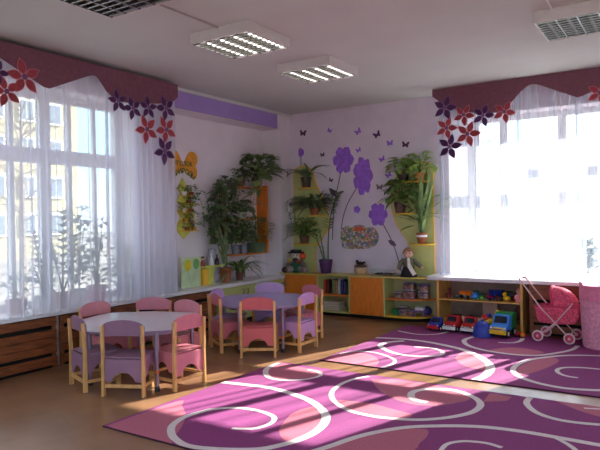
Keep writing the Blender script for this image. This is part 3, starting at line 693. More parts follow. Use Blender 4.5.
# ------------------------------------------------------------------ plants
LG = [leafmat('deep_green_leaf', (110, 130, 88)), leafmat('mid_green_leaf', (120, 146, 86)), leafmat('light_green_leaf', (166, 196, 106)), leafmat('grey_green_leaf', (112, 128, 106)), leafmat('fresh_green_leaf', (116, 148, 70))]
M_stem = mat('brown_stem', (112, 96, 62), 0.8); M_gstem = mat('green_stem', (92, 116, 62), 0.7)
def pot_prof(r, h): return [(0.0, 0), (r*0.72, 0), (r*0.95, h*0.82), (r, h*0.84), (r, h), (r*0.9, h), (r*0.86, h*0.9), (0.0, h*0.9)]
def potted(label, loc, r, h, pm, fn, lm, group=None, seed=1, name='potted_plant', stem=None, square=False, rz=0):
    random.seed(seed); t = thing(name, label, 'plant', loc, rz, group)
    p = MB()
    if square: p.box((-r*1.6, -r, 0), (r*1.6, r, h))
    else: p.lathe(pot_prof(r, h), 18)
    p.build('pot', pm, t, bevel=0.004 if square else 0)
    if not square: MB().lathe([(0, 0), (r*0.88, 0)], 14, c=(0, 0, h*0.92)).build('soil', M_soil, t)
    f, s = MB(), MB(); fn(f, s, h*0.92)
    for mb in (f, s):
        for v in mb.v:                      # nothing grows into the wall or the window
            if rz: v.y = min(v.y, loc[0] - XN - 0.004)
            elif loc[0] < XL and loc[1] < NI[1]: v.x = max(v.x, (XN + 0.004 if loc[1] > NI[0] else XL - 0.285) - loc[0])
            elif loc[0] < 0.02 and loc[1] < 0: v.x = max(v.x, XL + 0.004 - loc[0])
            elif loc[1] > -0.2: v.y = min(v.y, YB - 0.022 - loc[1]); v.x = max(v.x, XL + 0.004 - loc[0])
    if f.v: f.build('foliage', lm, t, sharp=180)
    if s.v: s.build('stems', stem or M_gstem, t)
    return t
R_ = random.uniform
def rv(spread=1.0, up=0.3):
    a = R_(0, 2*PI); return Vector((math.cos(a)*spread, math.sin(a)*spread, up))
def bushy(H, W, n, L, lw_, droop=0.5, yclip=None, stems=7):
    def fn(f, s, z0):
        for i in range(stems):
            d = rv(W*0.5*R_(0.2, 1), 0); s.tube([(0,0,z0-0.01), (d.x*0.4, d.y*0.4, z0+H*0.45), (d.x, d.y if yclip is None else min(d.y, yclip), z0+H*R_(0.6, 0.95))], [0.005, 0.004, 0.002], 5)
        for i in range(n):
            t = R_(0.12, 1); a = R_(0, 2*PI); q = (R_(0.1, 1))**0.5*W*0.5*math.sin(PI*(0.18+0.68*t))
            b = Vector((math.cos(a)*q, math.sin(a)*q, z0 + t*H*0.9)); d = Vector((math.cos(a), math.sin(a), R_(-0.3, 0.7)))
            if yclip is not None: b.y = min(b.y, yclip); d.y = min(d.y, 0.1)
            f.leaf(b, d, L*R_(0.7, 1.2), lw_*R_(0.8, 1.2), droop, n=3)
    return fn
def strappy(n, L, W, droop=1.6, el=(0.3, 1.6), yclip=False):
    def fn(f, s, z0):
        for i in range(n):
            a = 2*PI*i/n + R_(-0.3, 0.3); e = R_(*el); d = Vector((math.cos(a), math.sin(a)*(0.5 if yclip and math.sin(a) > 0 else 1), e))
            f.leaf((0.01*math.cos(a), 0.01*math.sin(a), z0-0.005), d, L*R_(0.75, 1.1), W, droop, n=7, shape=1)
    return fn
def snake(n, L, W):
    def fn(f, s, z0):
        for i in range(n):
            a = 2*PI*i/n + R_(-0.4, 0.4); d = Vector((math.cos(a)*0.24, math.sin(a)*0.14, 1)); r = R_(0.0, 0.03)
            f.leaf((r*math.cos(a), r*math.sin(a), z0-0.005), d, L*R_(0.7, 1.05), W, -0.02, n=7, shape=1, fold=0.5)
    return fn
def zz(specs):
    # arching stems with paired leaflets
    def fn(f, s, z0):
        for P, L, n in specs:
            pts = smooth([Vector(p) + Vector((0,0,z0-0.005)) for p in P], 6); s.tube(pts, [0.011 - 0.007*i/len(pts) for i in range(len(pts))], 6)
            for k in range(n):
                t = 0.34 + 0.66*k/(n-1); i = min(len(pts)-2, int(t*(len(pts)-1))); d = (pts[i+1]-pts[i]).normalized()
                for sg in (-1, 1):
                    sd = Vector((sg*0.9, -0.35, 0)) + d*0.55; f.leaf(pts[i], sd, L*(1.1-0.5*abs(t-0.7)), L*0.55, 0.25, n=3)
    return fn
def vine(paths, L, W, gap=0.035):
    def fn(f, s, z0):
        for P in paths:
            pts = smooth([Vector(p) + Vector((0,0,z0)) for p in P], 8); s.tube(pts, 0.0025, 5); acc = 0
            for i in range(1, len(pts)):
                acc += (pts[i]-pts[i-1]).length
                if acc > gap: acc = 0; f.leaf(pts[i], (R_(-1,1), R_(-1,0.3), R_(-0.5,0.5)), L*R_(0.7,1.2), W*R_(0.8,1.2), 0.8, n=3)
    return fn
def both(*fs):
    def fn(f, s, z0):
        for g in fs: g(f, s, z0)
    return fn
def shelf_z(px, py, ax, val): return (lw(px, py, val) if ax == 'x' else bw(px, py, val))

ZS = 0.556     # top of the left sill
# plants on the window sill behind the left curtain
GW = 'plants on the left window sill'
potted('low bushy plant behind the sheer curtain, leftmost on the sill', (-0.22, -4.38, ZS), 0.10, 0.13, M_terra, bushy(0.28, 0.36, 49, 0.10, 0.05), LG[3], GW, 11)
potted('bushy round-leaved plant behind the sheer curtain with two leafy stems', (-0.24, -4.08, ZS), 0.09, 0.13, M_white, both(bushy(0.42, 0.36, 60, 0.09, 0.05), zz([(((0,0,0),(0.02,-0.05,0.35),(0.0,-0.10,0.66)), 0.10, 12)])), LG[3], GW, 12)
potted('tall plant with round paired leaves behind the sheer curtain', (-0.24, -3.86, ZS), 0.09, 0.14, M_terra, zz([(((0,0,0),(0.02,0.0,0.45),(0.0,0.03,0.85)), 0.13, 14), (((0,0,0),(0.05,0.08,0.3),(0.02,0.15,0.6)), 0.11, 10), (((0,0,0),(0.02,-0.08,0.3),(0.0,-0.14,0.5)), 0.11, 9)]), LG[3], GW, 13)
potted('tallest plant behind the sheer curtain with dense upright leaves', (-0.24, -3.66, ZS), 0.10, 0.15, M_white, bushy(0.98, 0.20, 82, 0.13, 0.06, 0.9), LG[3], GW, 14)
potted('tall drooping-leaved plant behind the sheer curtain in a pink pot', (-0.24, -3.44, ZS), 0.11, 0.17, mat('pink_pot', (206, 136, 150), 0.4), both(bushy(0.80, 0.22, 49, 0.20, 0.06, 1.2), bushy(0.25, 0.36, 33, 0.12, 0.06)), LG[3], GW, 15)
potted('medium plant with upright leaves behind the right part of the sheer curtain', (-0.24, -3.06, ZS), 0.10, 0.16, M_grey, bushy(0.50, 0.26, 49, 0.14, 0.06, 0.9), LG[3], GW, 16)
potted('pale plant behind the right edge of the sheer curtain', (-0.20, -2.76, ZS), 0.09, 0.14, M_white, bushy(0.42, 0.24, 38, 0.14, 0.05, 0.9), LG[3], GW, 17)

# ---- niche
sg = thing('butterfly_sign', 'orange butterfly-shaped sign with green lettering above the flower-pot shelf', 'sign', (XN, -1.92, 2.0))
SG = 1.22
half = [(0.0, 0.10), (0.03, 0.17), (0.09, 0.255), (0.16, 0.27), (0.215, 0.235), (0.225, 0.17), (0.195, 0.115), (0.215, 0.06), (0.205, 0.0), (0.165, -0.03), (0.10, 0.0), (0.04, 0.05)]
outl = [(q.x*SG, q.y*SG) for q in smooth([Vector((a, b, 0)) for a, b in half], 3)]
full = outl + [(-a, b) for a, b in outl[::-1]][1:-1]
MB(Matrix.Translation((0, 0.02, 0))).prism(full, 0.0, 0.008, 'x').build('board', mat('amber_card', (232, 160, 48), 0.7, var=0.06), sg)
M_gtext = mat('green_lettering', (28, 104, 62), 0.7)
def lettering(txt, size, parent, loc, rot, m, name='lettering'):
    cu = bpy.data.curves.new(name, 'FONT'); cu.body = txt; cu.size = size; cu.align_x = 'CENTER'; cu.align_y = 'CENTER'; cu.extrude = 0.001; cu.offset = size*0.02
    ob = bpy.data.objects.new(name, cu); COL.objects.link(ob); bpy.context.view_layer.update()
    me = bpy.data.meshes.new_from_object(ob.evaluated_get(bpy.context.evaluated_depsgraph_get())); bpy.data.objects.remove(ob); bpy.data.curves.remove(cu)
    me.materials.clear(); me.materials.append(m); o = bpy.data.objects.new(name, me); COL.objects.link(o); o.location = loc; o.rotation_euler = rot
    if parent: o.parent = parent
    return o
lettering('УГОЛОК', 0.085, sg, (0.0095, 0.02, 0.155), (PI/2, 0, PI/2), M_gtext)
for i, chr_ in enumerate('ПРИРОДЫ'):
    a = math.radians(90 - (i-3)*13.5); rr = 0.27
    lettering(chr_, 0.095, sg, (0.0095, 0.02 + rr*math.cos(a), -0.21 + rr*math.sin(a)), (PI/2, (i-3)*math.radians(13.5)*1.0, PI/2), M_gtext, 'letter')
fs = thing('wall_pot_shelf', 'yellow green zigzag wall shelf for little pots in the niche', 'shelf', (XN, -1.85, 1.17))
M_lime = mat('acid_lime_paint', (214, 216, 96), 0.55, var=0.05)
zig = [(-0.18, 0.10), (-0.07, 0.0), (0.06, 0.10), (0.14, 0.14), (0.08, 0.22), (0.16, 0.30), (0.06, 0.36), (0.14, 0.46), (0.06, 0.52), (0.12, 0.60), (0.02, 0.68), (-0.07, 0.80), (-0.16, 0.66), (-0.10, 0.58), (-0.18, 0.50), (-0.10, 0.42), (-0.18, 0.36), (-0.11, 0.28), (-0.18, 0.20)]
MB().prism(zig, 0.001, 0.015, 'x').build('back_board', M_lime, fs)
lev = [(-0.18, 0.20, 0.11), (-0.18, 0.16, 0.225), (-0.17, 0.09, 0.35), (-0.10, 0.20, 0.465), (-0.16, 0.10, 0.57)]
for k, (a, b, z) in enumerate(lev):
    sh = MB(); c = (a+b)/2; w_ = (b-a)/2
    sh.prism([(0.015, c-w_), (0.015, c+w_)] + [(0.015 + 0.11*math.sin(PI*i/10), c + w_*math.cos(PI*i/10)) for i in range(1, 10)], z-0.010, z); sh.build('shelf', M_yedge, fs)
cols = [M_terra, mat('ochre_pot', (206, 160, 60), 0.6), mat('cream_pot', (220, 204, 172), 0.6), M_terra, M_white]
wherez = ['on the lowest ledge', 'on the second ledge up', 'on the middle ledge', 'on the fourth ledge up', 'on the top ledge']
for k, (a, b, z) in enumerate(lev):
    for q, yy in enumerate(((a+b)/2 - 0.065, (a+b)/2 + 0.065)):
        f = bushy(0.10, 0.14, 30, 0.06, 0.035, 0.6, stems=3)
        if q == 1 and k in (2, 3): f = both(f, vine([((0,0,0), (0.02, 0.05, 0.10), (0.03, 0.13, 0.12), (0.02, 0.20, 0.02), (0.02, 0.22, -0.14), (0.03, 0.20, -0.22))], 0.055, 0.04, 0.03))
        potted('tiny potted plant %s of the lime shelf, %s' % (wherez[k], 'left' if q == 0 else 'right'), (XN + 0.062, -1.85 + yy, 1.17 + z), 0.036, 0.048, cols[(k+q) % 5], f, LG[(k+q) % 2], 'tiny pots on the lime wall shelf', 40+k*2+q)

# card board and lime stand on the sill
cd = thing('picture_board', 'pale green picture board with a yellow and a green balloon on the sill', 'board', (-0.20, -2.02, ZS), 0.0)
MB().box((-0.006, -0.17, 0), (0.006, 0.17, 0.385)).build('board', mat('pale_green_card', (196, 216, 170), 0.7, var=0.05), cd)
for yy, zz_, rr, c, nm in ((-0.055, 0.285, 0.075, (222, 206, 48), 'yellow'), (0.095, 0.295, 0.068, (120, 164, 96), 'green')):
    MB().prism([(yy + rr*0.85*math.cos(2*PI*i/18), zz_ + rr*math.sin(2*PI*i/18)) for i in range(18)], 0.006, 0.009, 'x').build('balloon', mat(nm + '_balloon', c, 0.7), cd)
MB().tube([(0.008, -0.055, 0.21), (0.008, -0.03, 0.12), (0.008, 0.0, 0.06)], 0.0015, 4).tube([(0.008, 0.095, 0.225), (0.008, 0.05, 0.12), (0.008, 0.0, 0.06)], 0.0015, 4).build('string', M_grey, cd)
MB().box((-0.0055, 0.171, 0), (0.0055, 0.18, 0.385)).build('spine', M_lime, cd)
ls = thing('lime_stand', 'small lime green T-shaped stand on the sill beside the picture board', 'stand', (-0.22, -1.63, ZS))
MB().box((-0.09, -0.19, 0.235), (0.09, 0.20, 0.252)).build('top', M_lime, ls, bevel=0.003)
MB().prism([(-0.05, 0), (0.05, 0), (0.055, 0.12), (0.09, 0.2345), (-0.09, 0.2345), (-0.055, 0.12)], -0.012, 0.012, 'x').build('leg', M_lime, ls)
bx_ = MB(); bx_.box((-0.05, -0.05, 0), (0.05, 0.05, 0.215)); b = one('yellow_box', bx_, M_yedge, 'tall yellow box under the lime stand', 'box', bevel=0.003); b.location = (-0.22, -1.76, ZS)
f1 = thing('figurine', 'small red and black figurine on the lime stand', 'figurine', (-0.22, -1.77, ZS+0.252))
MB().lathe([(0, 0), (0.035, 0), (0.028, 0.05), (0.018, 0.075), (0, 0.08)], 12).build('body', mat('brick_red', (150, 66, 56), 0.6), f1); MB().ball((0, 0, 0.10), 0.026).build('head', mat('warm_skin', (216, 170, 146), 0.6), f1); MB().ball((0, 0, 0.112), (0.028, 0.028, 0.020)).build('hair', M_black, f1)
vs = MB(); vs.lathe([(0, 0), (0.032, 0), (0.024, 0.06), (0.010, 0.12), (0.008, 0.15), (0.012, 0.158), (0.0, 0.158)], 14); o = one('vase', vs, M_white, 'narrow white vase on the lime stand', 'vase'); o.location = (-0.22, -1.60, ZS+0.252)
vs = MB(); vs.lathe([(0, 0), (0.028, 0), (0.03, 0.07), (0.010, 0.10), (0.010, 0.14), (0.0, 0.14)], 14); o = one('bottle', vs, mat('dark_brown_glass', (46, 32, 28), 0.2), 'dark bottle at the right end of the lime stand', 'bottle'); o.location = (-0.22, -1.49, ZS+0.252)
vs = MB(); vs.lathe([(0, 0), (0.06, 0), (0.085, 0.12), (0.07, 0.30), (0.045, 0.42), (0.05, 0.46), (0.042, 0.46), (0.0, 0.40)], 20); o = one('tall_vase', vs, mat('grey_ceramic', (176, 172, 184), 0.35), 'tall grey vase between the lime stand and the climbing plant', 'vase'); o.location = (-0.33, -1.46, ZS)

# big climbing plant
def climber(f, s, z0):
    tops = [(-0.10, -0.16, 0.90), (-0.08, -0.02, 1.12), (-0.06, 0.14, 1.22), (-0.04, 0.02, 0.98), (-0.06, 0.22, 1.05), (-0.10, -0.10, 1.05)]
    for k, (x, y, z) in enumerate(tops):
        s.tube([(0, 0, z0-0.01), (x*0.4+0.01, y*0.15+0.02*math.sin(k*2), z0+z*0.4), (x*0.9, y*0.5, z0+z*0.75), (x, y, z0+z)], [0.013, 0.012, 0.009, 0.005], 6)
    for i in range(310):
        a = R_(0, 2*PI); t = R_(0, 1)**0.85; yc = -0.05 + 0.13*t; z = z0 + 0.34 + 0.90*t; q = R_(0, 1)**0.6
        b = Vector((-0.06 + 0.13*q*math.cos(a), yc + 0.22*q*math.sin(a)*math.sin(PI*(0.15+0.75*t)), z))
        f.leaf(b, (R_(-0.2, 1), math.sin(a), R_(-0.3, 0.5)), R_(0.11, 0.18), R_(0.06, 0.10), 1.1, n=3)
    for i in range(8): f.leaf((0.0, -0.03, z0+0.05*i), (0.4, R_(-1, 0.1), 1.2), R_(0.3, 0.5), 0.045, 0.3, n=5, shape=1)
potted('large climbing plant with bare stems and a dense leafy crown in a brown pot', (-0.21, -1.32, ZS), 0.085, 0.20, M_terra, climber, LG[0], None, 71, 'climbing_plant', M_stem)
potted('arching strap-leaved plant on the sill right of the climbing plant', (-0.17, -1.07, ZS), 0.06, 0.12, mat('maroon_pot', (110, 62, 50), 0.6), strappy(34, 0.50, 0.055, 1.9, (0.3, 1.9)), LG[1], None, 72)
# orange rack
rk = thing('orange_plant_rack', 'orange wall rack with three plant shelves in the niche', 'rack', (XN, -1.16, 0.90))
MB().box((0.001, 0.84, 0.0), (0.20, 0.865, 1.02)).build('upright', M_orange, rk, bevel=0.003); 
MB().box((0.001, 0.0, 0.0), (0.016, 0.02, 1.02)).build('upright', M_orange, rk)
for z, a, b, d in ((0.0, 0.0, 0.84, 0.20), (0.51, 0.0, 0.60, 0.16), (0.97, 0.16, 0.84, 0.18)):
    MB().box((0.016, a, z), (d, b, z+0.018)).build('shelf', M_orange, rk, bevel=0.003)
ZR = [0.90+0.018, 0.90+0.528, 0.90+0.988]
M_gpot = mat('grey_blue_pot', (128, 132, 146), 0.4); M_gbox = mat('green_planter', (92, 112, 84), 0.5)
GR = 'plants on the orange rack'
potted('grey pot with a leafy plant on the lowest orange shelf, left of its pair', (XN+0.11, -0.98, ZR[0]), 0.065, 0.13, M_gpot, bushy(0.44, 0.32, 110, 0.13, 0.08, 0.8), LG[1], GR, 81)
potted('grey pot with a leafy plant on the lowest orange shelf, right of its pair', (XN+0.11, -0.80, ZR[0]), 0.065, 0.13, M_gpot, bushy(0.30, 0.30, 80, 0.13, 0.07, 0.8), LG[0], GR, 82)
potted('bushy plant in a green planter on the lowest orange shelf by the upright', (XN+0.11, -0.48, ZR[0]), 0.08, 0.15, M_gbox, bushy(0.44, 0.46, 190, 0.11, 0.04, 0.9), LG[1], GR, 83, square=True, rz=PI/2)
potted('broad-leaved plant spilling from the top orange shelf at the right', (XN+0.11, -0.42, ZR[2]), 0.075, 0.12, M_terra, both(bushy(0.42, 0.46, 80, 0.22, 0.15, 1.0), vine([((0,0,0),(0.08,-0.1,0.05),(0.10,-0.2,-0.15),(0.09,-0.25,-0.40)), ((0,0,0),(0.08,-0.05,0.04),(0.11,-0.10,-0.2),(0.10,-0.12,-0.34))], 0.20, 0.15, 0.07)), LG[1], GR, 84)
potted('dark small-leaved plant on the top orange shelf at the left', (XN+0.11, -0.84, ZR[2]), 0.075, 0.11, mat('brown_pot', (96, 62, 44), 0.6), both(bushy(0.17, 0.36, 50, 0.11, 0.06, 0.9), vine([((0,0,0),(0.08,-0.1,0.05),(0.10,-0.16,-0.2),(0.09,-0.18,-0.45)), ((0,0,0),(0.08,0.05,0.04),(0.11,0.10,-0.2),(0.10,0.08,-0.42))], 0.14, 0.10, 0.05)), LG[0], GR, 85)
potted('trailing small-leaved plant on the middle orange shelf', (XN+0.10, -0.80, ZR[1]), 0.055, 0.09, M_white, both(bushy(0.20, 0.30, 50, 0.11, 0.08, 0.8), vine([((0,0,0),(0.08,0.1,0.05),(0.10,0.18,-0.1),(0.09,0.2,-0.25)), ((0,0,0),(0.08,-0.05,0.04),(0.11,-0.10,-0.2))], 0.13, 0.10, 0.045)), LG[0], GR, 86)
hk = MB(); hk.tube([(XL, -0.03, 1.66), (XL+0.05, -0.03, 1.66), (XL+0.06, -0.03, 1.70)], 0.006, 6); one('wall_hook', hk, M_grey, 'small hook on the corner pilaster carrying a wispy trailing plant', 'hook')
potted('wispy trailing plant hung on the corner pilaster', (XL+0.10, -0.03, 1.52), 0.05, 0.08, M_white, both(vine([((0,0,0),(0.03,0.03,0.12),(0.02,0.05,0.14)), ((0,0,0),(0.04,-0.04,0.06),(0.05,-0.07,-0.12),(0.05,-0.03,-0.30)), ((0,0,0),(0.05,0.03,0.05),(0.06,0.05,-0.15),(0.05,0.02,-0.38)), ((0,0,0),(0.06,0.0,0.02),(0.07,0.0,-0.20))], 0.05, 0.035, 0.035)), LG[3], None, 87)

# ------------------------------------------------------------------ green shelf panels on the back wall
def panel(label, px, x0, zb):
    pts = [bw(x, y, YB-0.02) for x, y in px]; t = thing('green_wall_panel', label, 'shelf panel', (x0, YB, zb), 0, 'green wall panels')
    s_ = smooth([Vector((p.x-x0, max(p.z-zb, 0), 0)) for p in pts], 4); pl = [(p.x, max(p.y, 0.0)) for p in s_]
    MB().prism(pl, -0.018, -0.001, 'y').build('panel', M_greenp, t)
    e = MB(); n = len(pl)
    e.tube([(x, -0.012, z) for x, z in pl], 0.010, 6); e.build('edge_band', M_yedge, t)
    return t
def half_shelf(t, x0, xa, xb, z, zb, d=0.19):
    c, w_ = (xa+xb)/2 - x0, (xb-xa)/2
    m = MB(); m.prism([(c-w_, -0.019), (c+w_, -0.019)] + [(c + w_*math.cos(PI*i/12), -0.019 - d*math.sin(PI*i/12)**0.7) for i in range(1, 12)], z-zb-0.018, z-zb); m.build('shelf', M_yedge, t, bevel=0.003)
pl_ = panel('green wavy wall panel with three plant shelves in the room corner', [(294,275),(294,200),(294,172),(304,166),(312,171),(316,184),(321,196),(327,210),(328.5,226),(322,238),(316.5,247),(315.5,260),(315.5,275)], 0.1, ZW)
for xa, xb, z in ((0.12, 0.43, 1.88), (0.26, 0.56, 1.46), (0.0, 0.42, 1.03)): half_shelf(pl_, 0.1, xa, xb, z, ZW)
pr_ = panel('green wavy wall panel with three plant shelves beside the right window', [(434.5,275),(433.8,240),(433,200),(432.5,168),(424,162),(412,165),(400,173),(392,184),(390.5,198),(393,214),(399,228),(407,240),(411,250),(411,262),(410,275)], 1.9, ZW)
for xa, xb, z in ((1.73, 2.20, 1.895), (1.70, 2.03, 1.465), (1.93, 2.28, 1.045)): half_shelf(pr_, 1.9, xa, xb, z, ZW)
GL, GQ = 'plants on the corner panel', 'plants on the right green panel'
ys = YB - 0.115
potted('dark strap-leaved plant on the top shelf of the corner panel', (0.27, ys, 1.88), 0.085, 0.16, mat('dark_brown_pot', (70, 48, 42), 0.5), both(strappy(14, 0.50, 0.075, 1.7, (0.5, 1.4), True), lambda f, s, z0: s.tube([(0,0,z0), (0.01,0,z0+0.12)], 0.006)), LG[0], GL, 91)
potted('wide dark ferny plant on the middle shelf of the corner panel', (0.41, ys, 1.46), 0.075, 0.11, M_terra, both(strappy(60, 0.46, 0.04, 1.7, (0.3, 1.3), True), bushy(0.22, 0.66, 170, 0.12, 0.045, 0.8, 0.08)), LG[0], GL, 92)
potted('soft green plant in a brown pot on the lowest shelf of the corner panel', (0.22, ys, 1.03), 0.08, 0.12, mat('brown_clay_pot', (112, 76, 58), 0.6), both(strappy(34, 0.42, 0.03, 1.7, (0.4, 1.8), True), bushy(0.30, 0.44, 110, 0.11, 0.04, 0.8, 0.08)), LG[4], GL, 93)
pz = bw(326, 276, 0.0)
potted('zamioculcas with arching leaflet stems in a purple pot on the worktop', (0.61, 0.0, ZW), 0.105, 0.20, mat('purple_pot', (84, 48, 98), 0.35), zz([(((0.04,0,0),(0.055,-0.01,0.30),(0.085,-0.02,0.55),(0.15,-0.03,0.80),(0.23,-0.05,0.95),(0.27,-0.05,1.0)), 0.13, 17), (((-0.03,0,0),(-0.10,0,0.20),(-0.16,-0.02,0.40)), 0.05, 4), (((-0.01,0,0),(-0.06,0.02,0.18),(-0.10,0.0,0.45)), 0.05, 4)]), LG[0], None, 94, 'potted_zamioculcas', M_gstem)
potted('light green leafy plant on the top right shelf, left pot', (1.86, ys, 1.895), 0.07, 0.10, mat('dark_plum_pot', (70, 40, 44), 0.5), bushy(0.26, 0.36, 55, 0.15, 0.08, 1.0, 0.08), LG[2], GQ, 95)
potted('light green trailing plant on the top right shelf, right ochre pot', (2.09, ys, 1.895), 0.07, 0.11, mat('amber_pot', (196, 130, 62), 0.6), both(bushy(0.30, 0.36, 48, 0.14, 0.08, 0.9, 0.08), vine([((0,0,0),(0.12,-0.06,0.10),(0.22,-0.08,0.10),(0.28,-0.08,0.06)), ((0,0,0),(0.02,-0.1,0.05),(0.05,-0.13,-0.12)), ((0,0,0),(-0.1,-0.1,0.12),(-0.13,-0.12,0.22))], 0.10, 0.07, 0.05)), LG[2], GQ, 96)
potted('drooping leafy plant in a dark pot on the middle right shelf', (1.80, ys, 1.465), 0.085, 0.15, mat('dark_clay_pot', (86, 62, 52), 0.6), both(bushy(0.36, 0.26, 60, 0.20, 0.09, 1.1, 0.08), strappy(9, 0.40, 0.08, 2.2, (0.3, 1.2), True)), LG[4], GQ, 97)
sn = potted('tall upright snake plant in a striped terracotta pot on the lowest right shelf', (2.11, ys, 1.045), 0.075, 0.15, M_terra, both(snake(12, 0.88, 0.11), bushy(0.66, 0.30, 26, 0.34, 0.08, 0.4, 0.08, 2)), LG[1], GQ, 98, 'potted_snake_plant')
MB().lathe([(0.0715, 0.090), (0.0735, 0.090), (0.0755, 0.118), (0.0735, 0.118)], 18).build('white_band', M_white, sn)

# ------------------------------------------------------------------ stickers and pictures on the back wall
M_vio = mat('violet_vinyl', (156, 102, 214), 0.6, var=0.10, scale=14); M_plum = mat('dark_plum_vinyl', (86, 46, 92), 0.6); M_vstem = mat('brown_violet_vinyl', (104, 78, 100), 0.6)
YD = YB + 0.0005
def blob(cx, cz, rx, rz_, n, seed, tilt=0):
    random.seed(seed); o = []
    for i in range(72):
        a = 2*PI*i/72; k = 0.74 + 0.26*abs(math.cos(n*a/2 + tilt))**0.6 + 0.03*math.sin(13*a+seed)
        o.append((cx + rx*k*math.cos(a), cz + rz_*k*math.sin(a)))
    return o
def flower_sticker(label, head, stem, leaf=None, seed=1, n=6):
    p0 = bw(stem[-1][0], stem[-1][1], YD) if stem else bw(head[0], head[1], YD)
    t = thing('flower_sticker', label, 'wall sticker', (p0.x, YD, p0.z), 0, 'violet flower stickers')
    c = bw(head[0], head[1], YD); k = (bw(head[0]+1, head[1], YD) - c).length
    MB().prism([(u-p0.x, v-p0.z) for u, v in blob(c.x, c.z, head[2]*k*0.95, head[3]*k*0.95, n, seed)], -0.003, 0, 'y').build('flower_head', M_vio, t)
    if stem:
        pts = smooth([bw(x, y, YD) - p0 + Vector((0, -0.001, 0)) for x, y in stem], 5); w_ = 0.007; pl = []
        for i in range(len(pts)):
            d = (pts[min(len(pts)-1, i+1)] - pts[max(0, i-1)]).normalized(); pl.append((pts[i], Vector((d.z, 0, -d.x))*w_))
        vs_ = []; 
        for p, s_ in pl: vs_ += [p-s_, p+s_, p-s_+Vector((0,-0.0015,0)), p+s_+Vector((0,-0.0015,0))]
        fs_ = []
        for i in range(len(pl)-1):
            a = 4*i; b = a+4; fs_ += [(a+2, a+3, b+3, b+2), (a, b, b+1, a+1), (a, a+2, b+2, b), (a+1, b+1, b+3, a+3)]
        MB().add(vs_, fs_).build('stem', M_vstem, t)
    if leaf:
        (x0, y0), (x1, y1) = leaf; a, b = bw(x0, y0, YD)-p0, bw(x1, y1, YD)-p0; d = b-a; s_ = Vector((d.z, 0, -d.x)); pl = [(a + d*(i/8) + s_*0.22*math.sin(PI*i/8)) for i in range(9)] + [(a + d*(i/8) - s_*0.22*math.sin(PI*i/8)) for i in range(7, 0, -1)]
        MB().prism([(p.x, p.z) for p in pl], -0.002, 0, 'y').build('leaf', M_vstem, t)
flower_sticker('violet flower sticker with a long stem, highest and leftmost of the big ones', (343.3,160,11,13), [(341,172),(337.5,188),(334.5,204),(333,222),(332.5,240)], ((336,196),(329,188)), 1, 6)
flower_sticker('tall violet flower sticker, middle one above the mosaic picture', (362.8,176,10.5,18.5), [(356,189),(348,203),(343,218),(341,234)], None, 2, 7)
flower_sticker('violet flower sticker beside the right panel with a stem down to the doll', (378,214.5,10,11.5), [(383,224),(390,237),(396,252),(401.5,272)], ((396.5,246),(388,240)), 3, 6)
flower_sticker('small violet bud sticker above the strap-leaved corner plant', (301,152.5,3.2,4.2), [(301,156),(301,164),(300.5,172)], None, 4, 3)
flower_sticker('small violet blossom sticker between the two right flowers', (357,209.5,3.6,3.6), None, None, 5, 5)
bf = [(303,133,4.5,1,'leftmost, above the corner plant'), (322.5,154.7,3,1,'tiny dark, left of the highest flower'), (329.5,130.5,3.2,0,'above and left of the highest flower'), (358,131.5,4.5,0,'high above the tall middle flower'), (377,134.5,5,1,'large dark, top row second from the right'), (358.5,150,3.6,0,'just right of the highest flower'), (390,143,4.5,0,'second from the right in the upper row'), (405.5,144.5,5,1,'rightmost dark, toward the right window'), (382,159,4.2,0,'right of the tall middle flower'), (388.5,175,4.2,0,'below and right of the tall middle flower'), (379.5,187,4.5,2,'grey, lowest, above the right flower'), (331,180,3,1,'tiny dark, beside the stem of the highest flower')]
M_greyv = mat('grey_vinyl', (128, 110, 126), 0.6)
for i, (x, y, r, k, lab) in enumerate(bf):
    random.seed(300+i); c = bw(x, y, YD); s_ = (bw(x+1, y, YD)-c).length*r; a = R_(-0.6, 0.6); m = MB(Matrix.Translation((c.x, YD, c.z)) @ Matrix.Rotation(a, 4, 'Y'))
    m.prism([(0.10,0.1),(0.40,0.55),(0.85,0.85),(1.0,0.6),(0.92,0.15),(0.70,-0.05),(0.85,-0.35),(0.7,-0.72),(0.4,-0.72),(0.12,-0.4),(0,-0.6),(-0.12,-0.4),(-0.4,-0.72),(-0.7,-0.72),(-0.85,-0.35),(-0.70,-0.05),(-0.92,0.15),(-1.0,0.6),(-0.85,0.85),(-0.40,0.55),(-0.10,0.1),(0,0.3)] , -0.003, 0, 'y')
    m.v = [Vector((c.x + (v.x-c.x)*s_*0.72, v.y, c.z + (v.z-c.z)*s_*0.72)) for v in m.v]
    one('butterfly_sticker', m, [M_vio, M_plum, M_greyv][k], 'butterfly sticker on the lilac wall: ' + lab, 'wall sticker', 'butterfly stickers')
mo = thing('mosaic_picture', 'cloud-shaped mosaic picture of colourful flowers on the lilac wall', 'picture', (0.80, YB, 1.0))
mp_ = [(p.x, p.y) for p in smooth([Vector((bw(x, y, YB-0.02).x-0.80, bw(x, y, YB-0.02).z-1.0, 0)) for x, y in [(341,230),(343.3,226.9),(347.7,226),(351.5,227.7),(353.7,226),(359,224.8),(363.7,226),(366,227.7),(372,227.3),(376,230.7),(378.3,237),(376.3,244),(371,247.8),(361.7,249),(352,249),(344,248),(341,244),(340.5,237),(341,230)]], 4)][:-1]
MB().prism(mp_, -0.018, -0.001, 'y').build('board', cells('flower_mosaic', [(140,120,165),(190,156,132),(116,138,92),(196,186,190),(120,116,160),(176,120,96),(150,160,100),(120,126,176),(206,140,92),(146,124,140),(96,126,94),(200,190,170)], 30), mo)
t_ = [(x, z) for x, z in mp_ if z > 0]
a0, b0 = bw(352, 231, YB-0.02), bw(366.5, 226, YB-0.02)
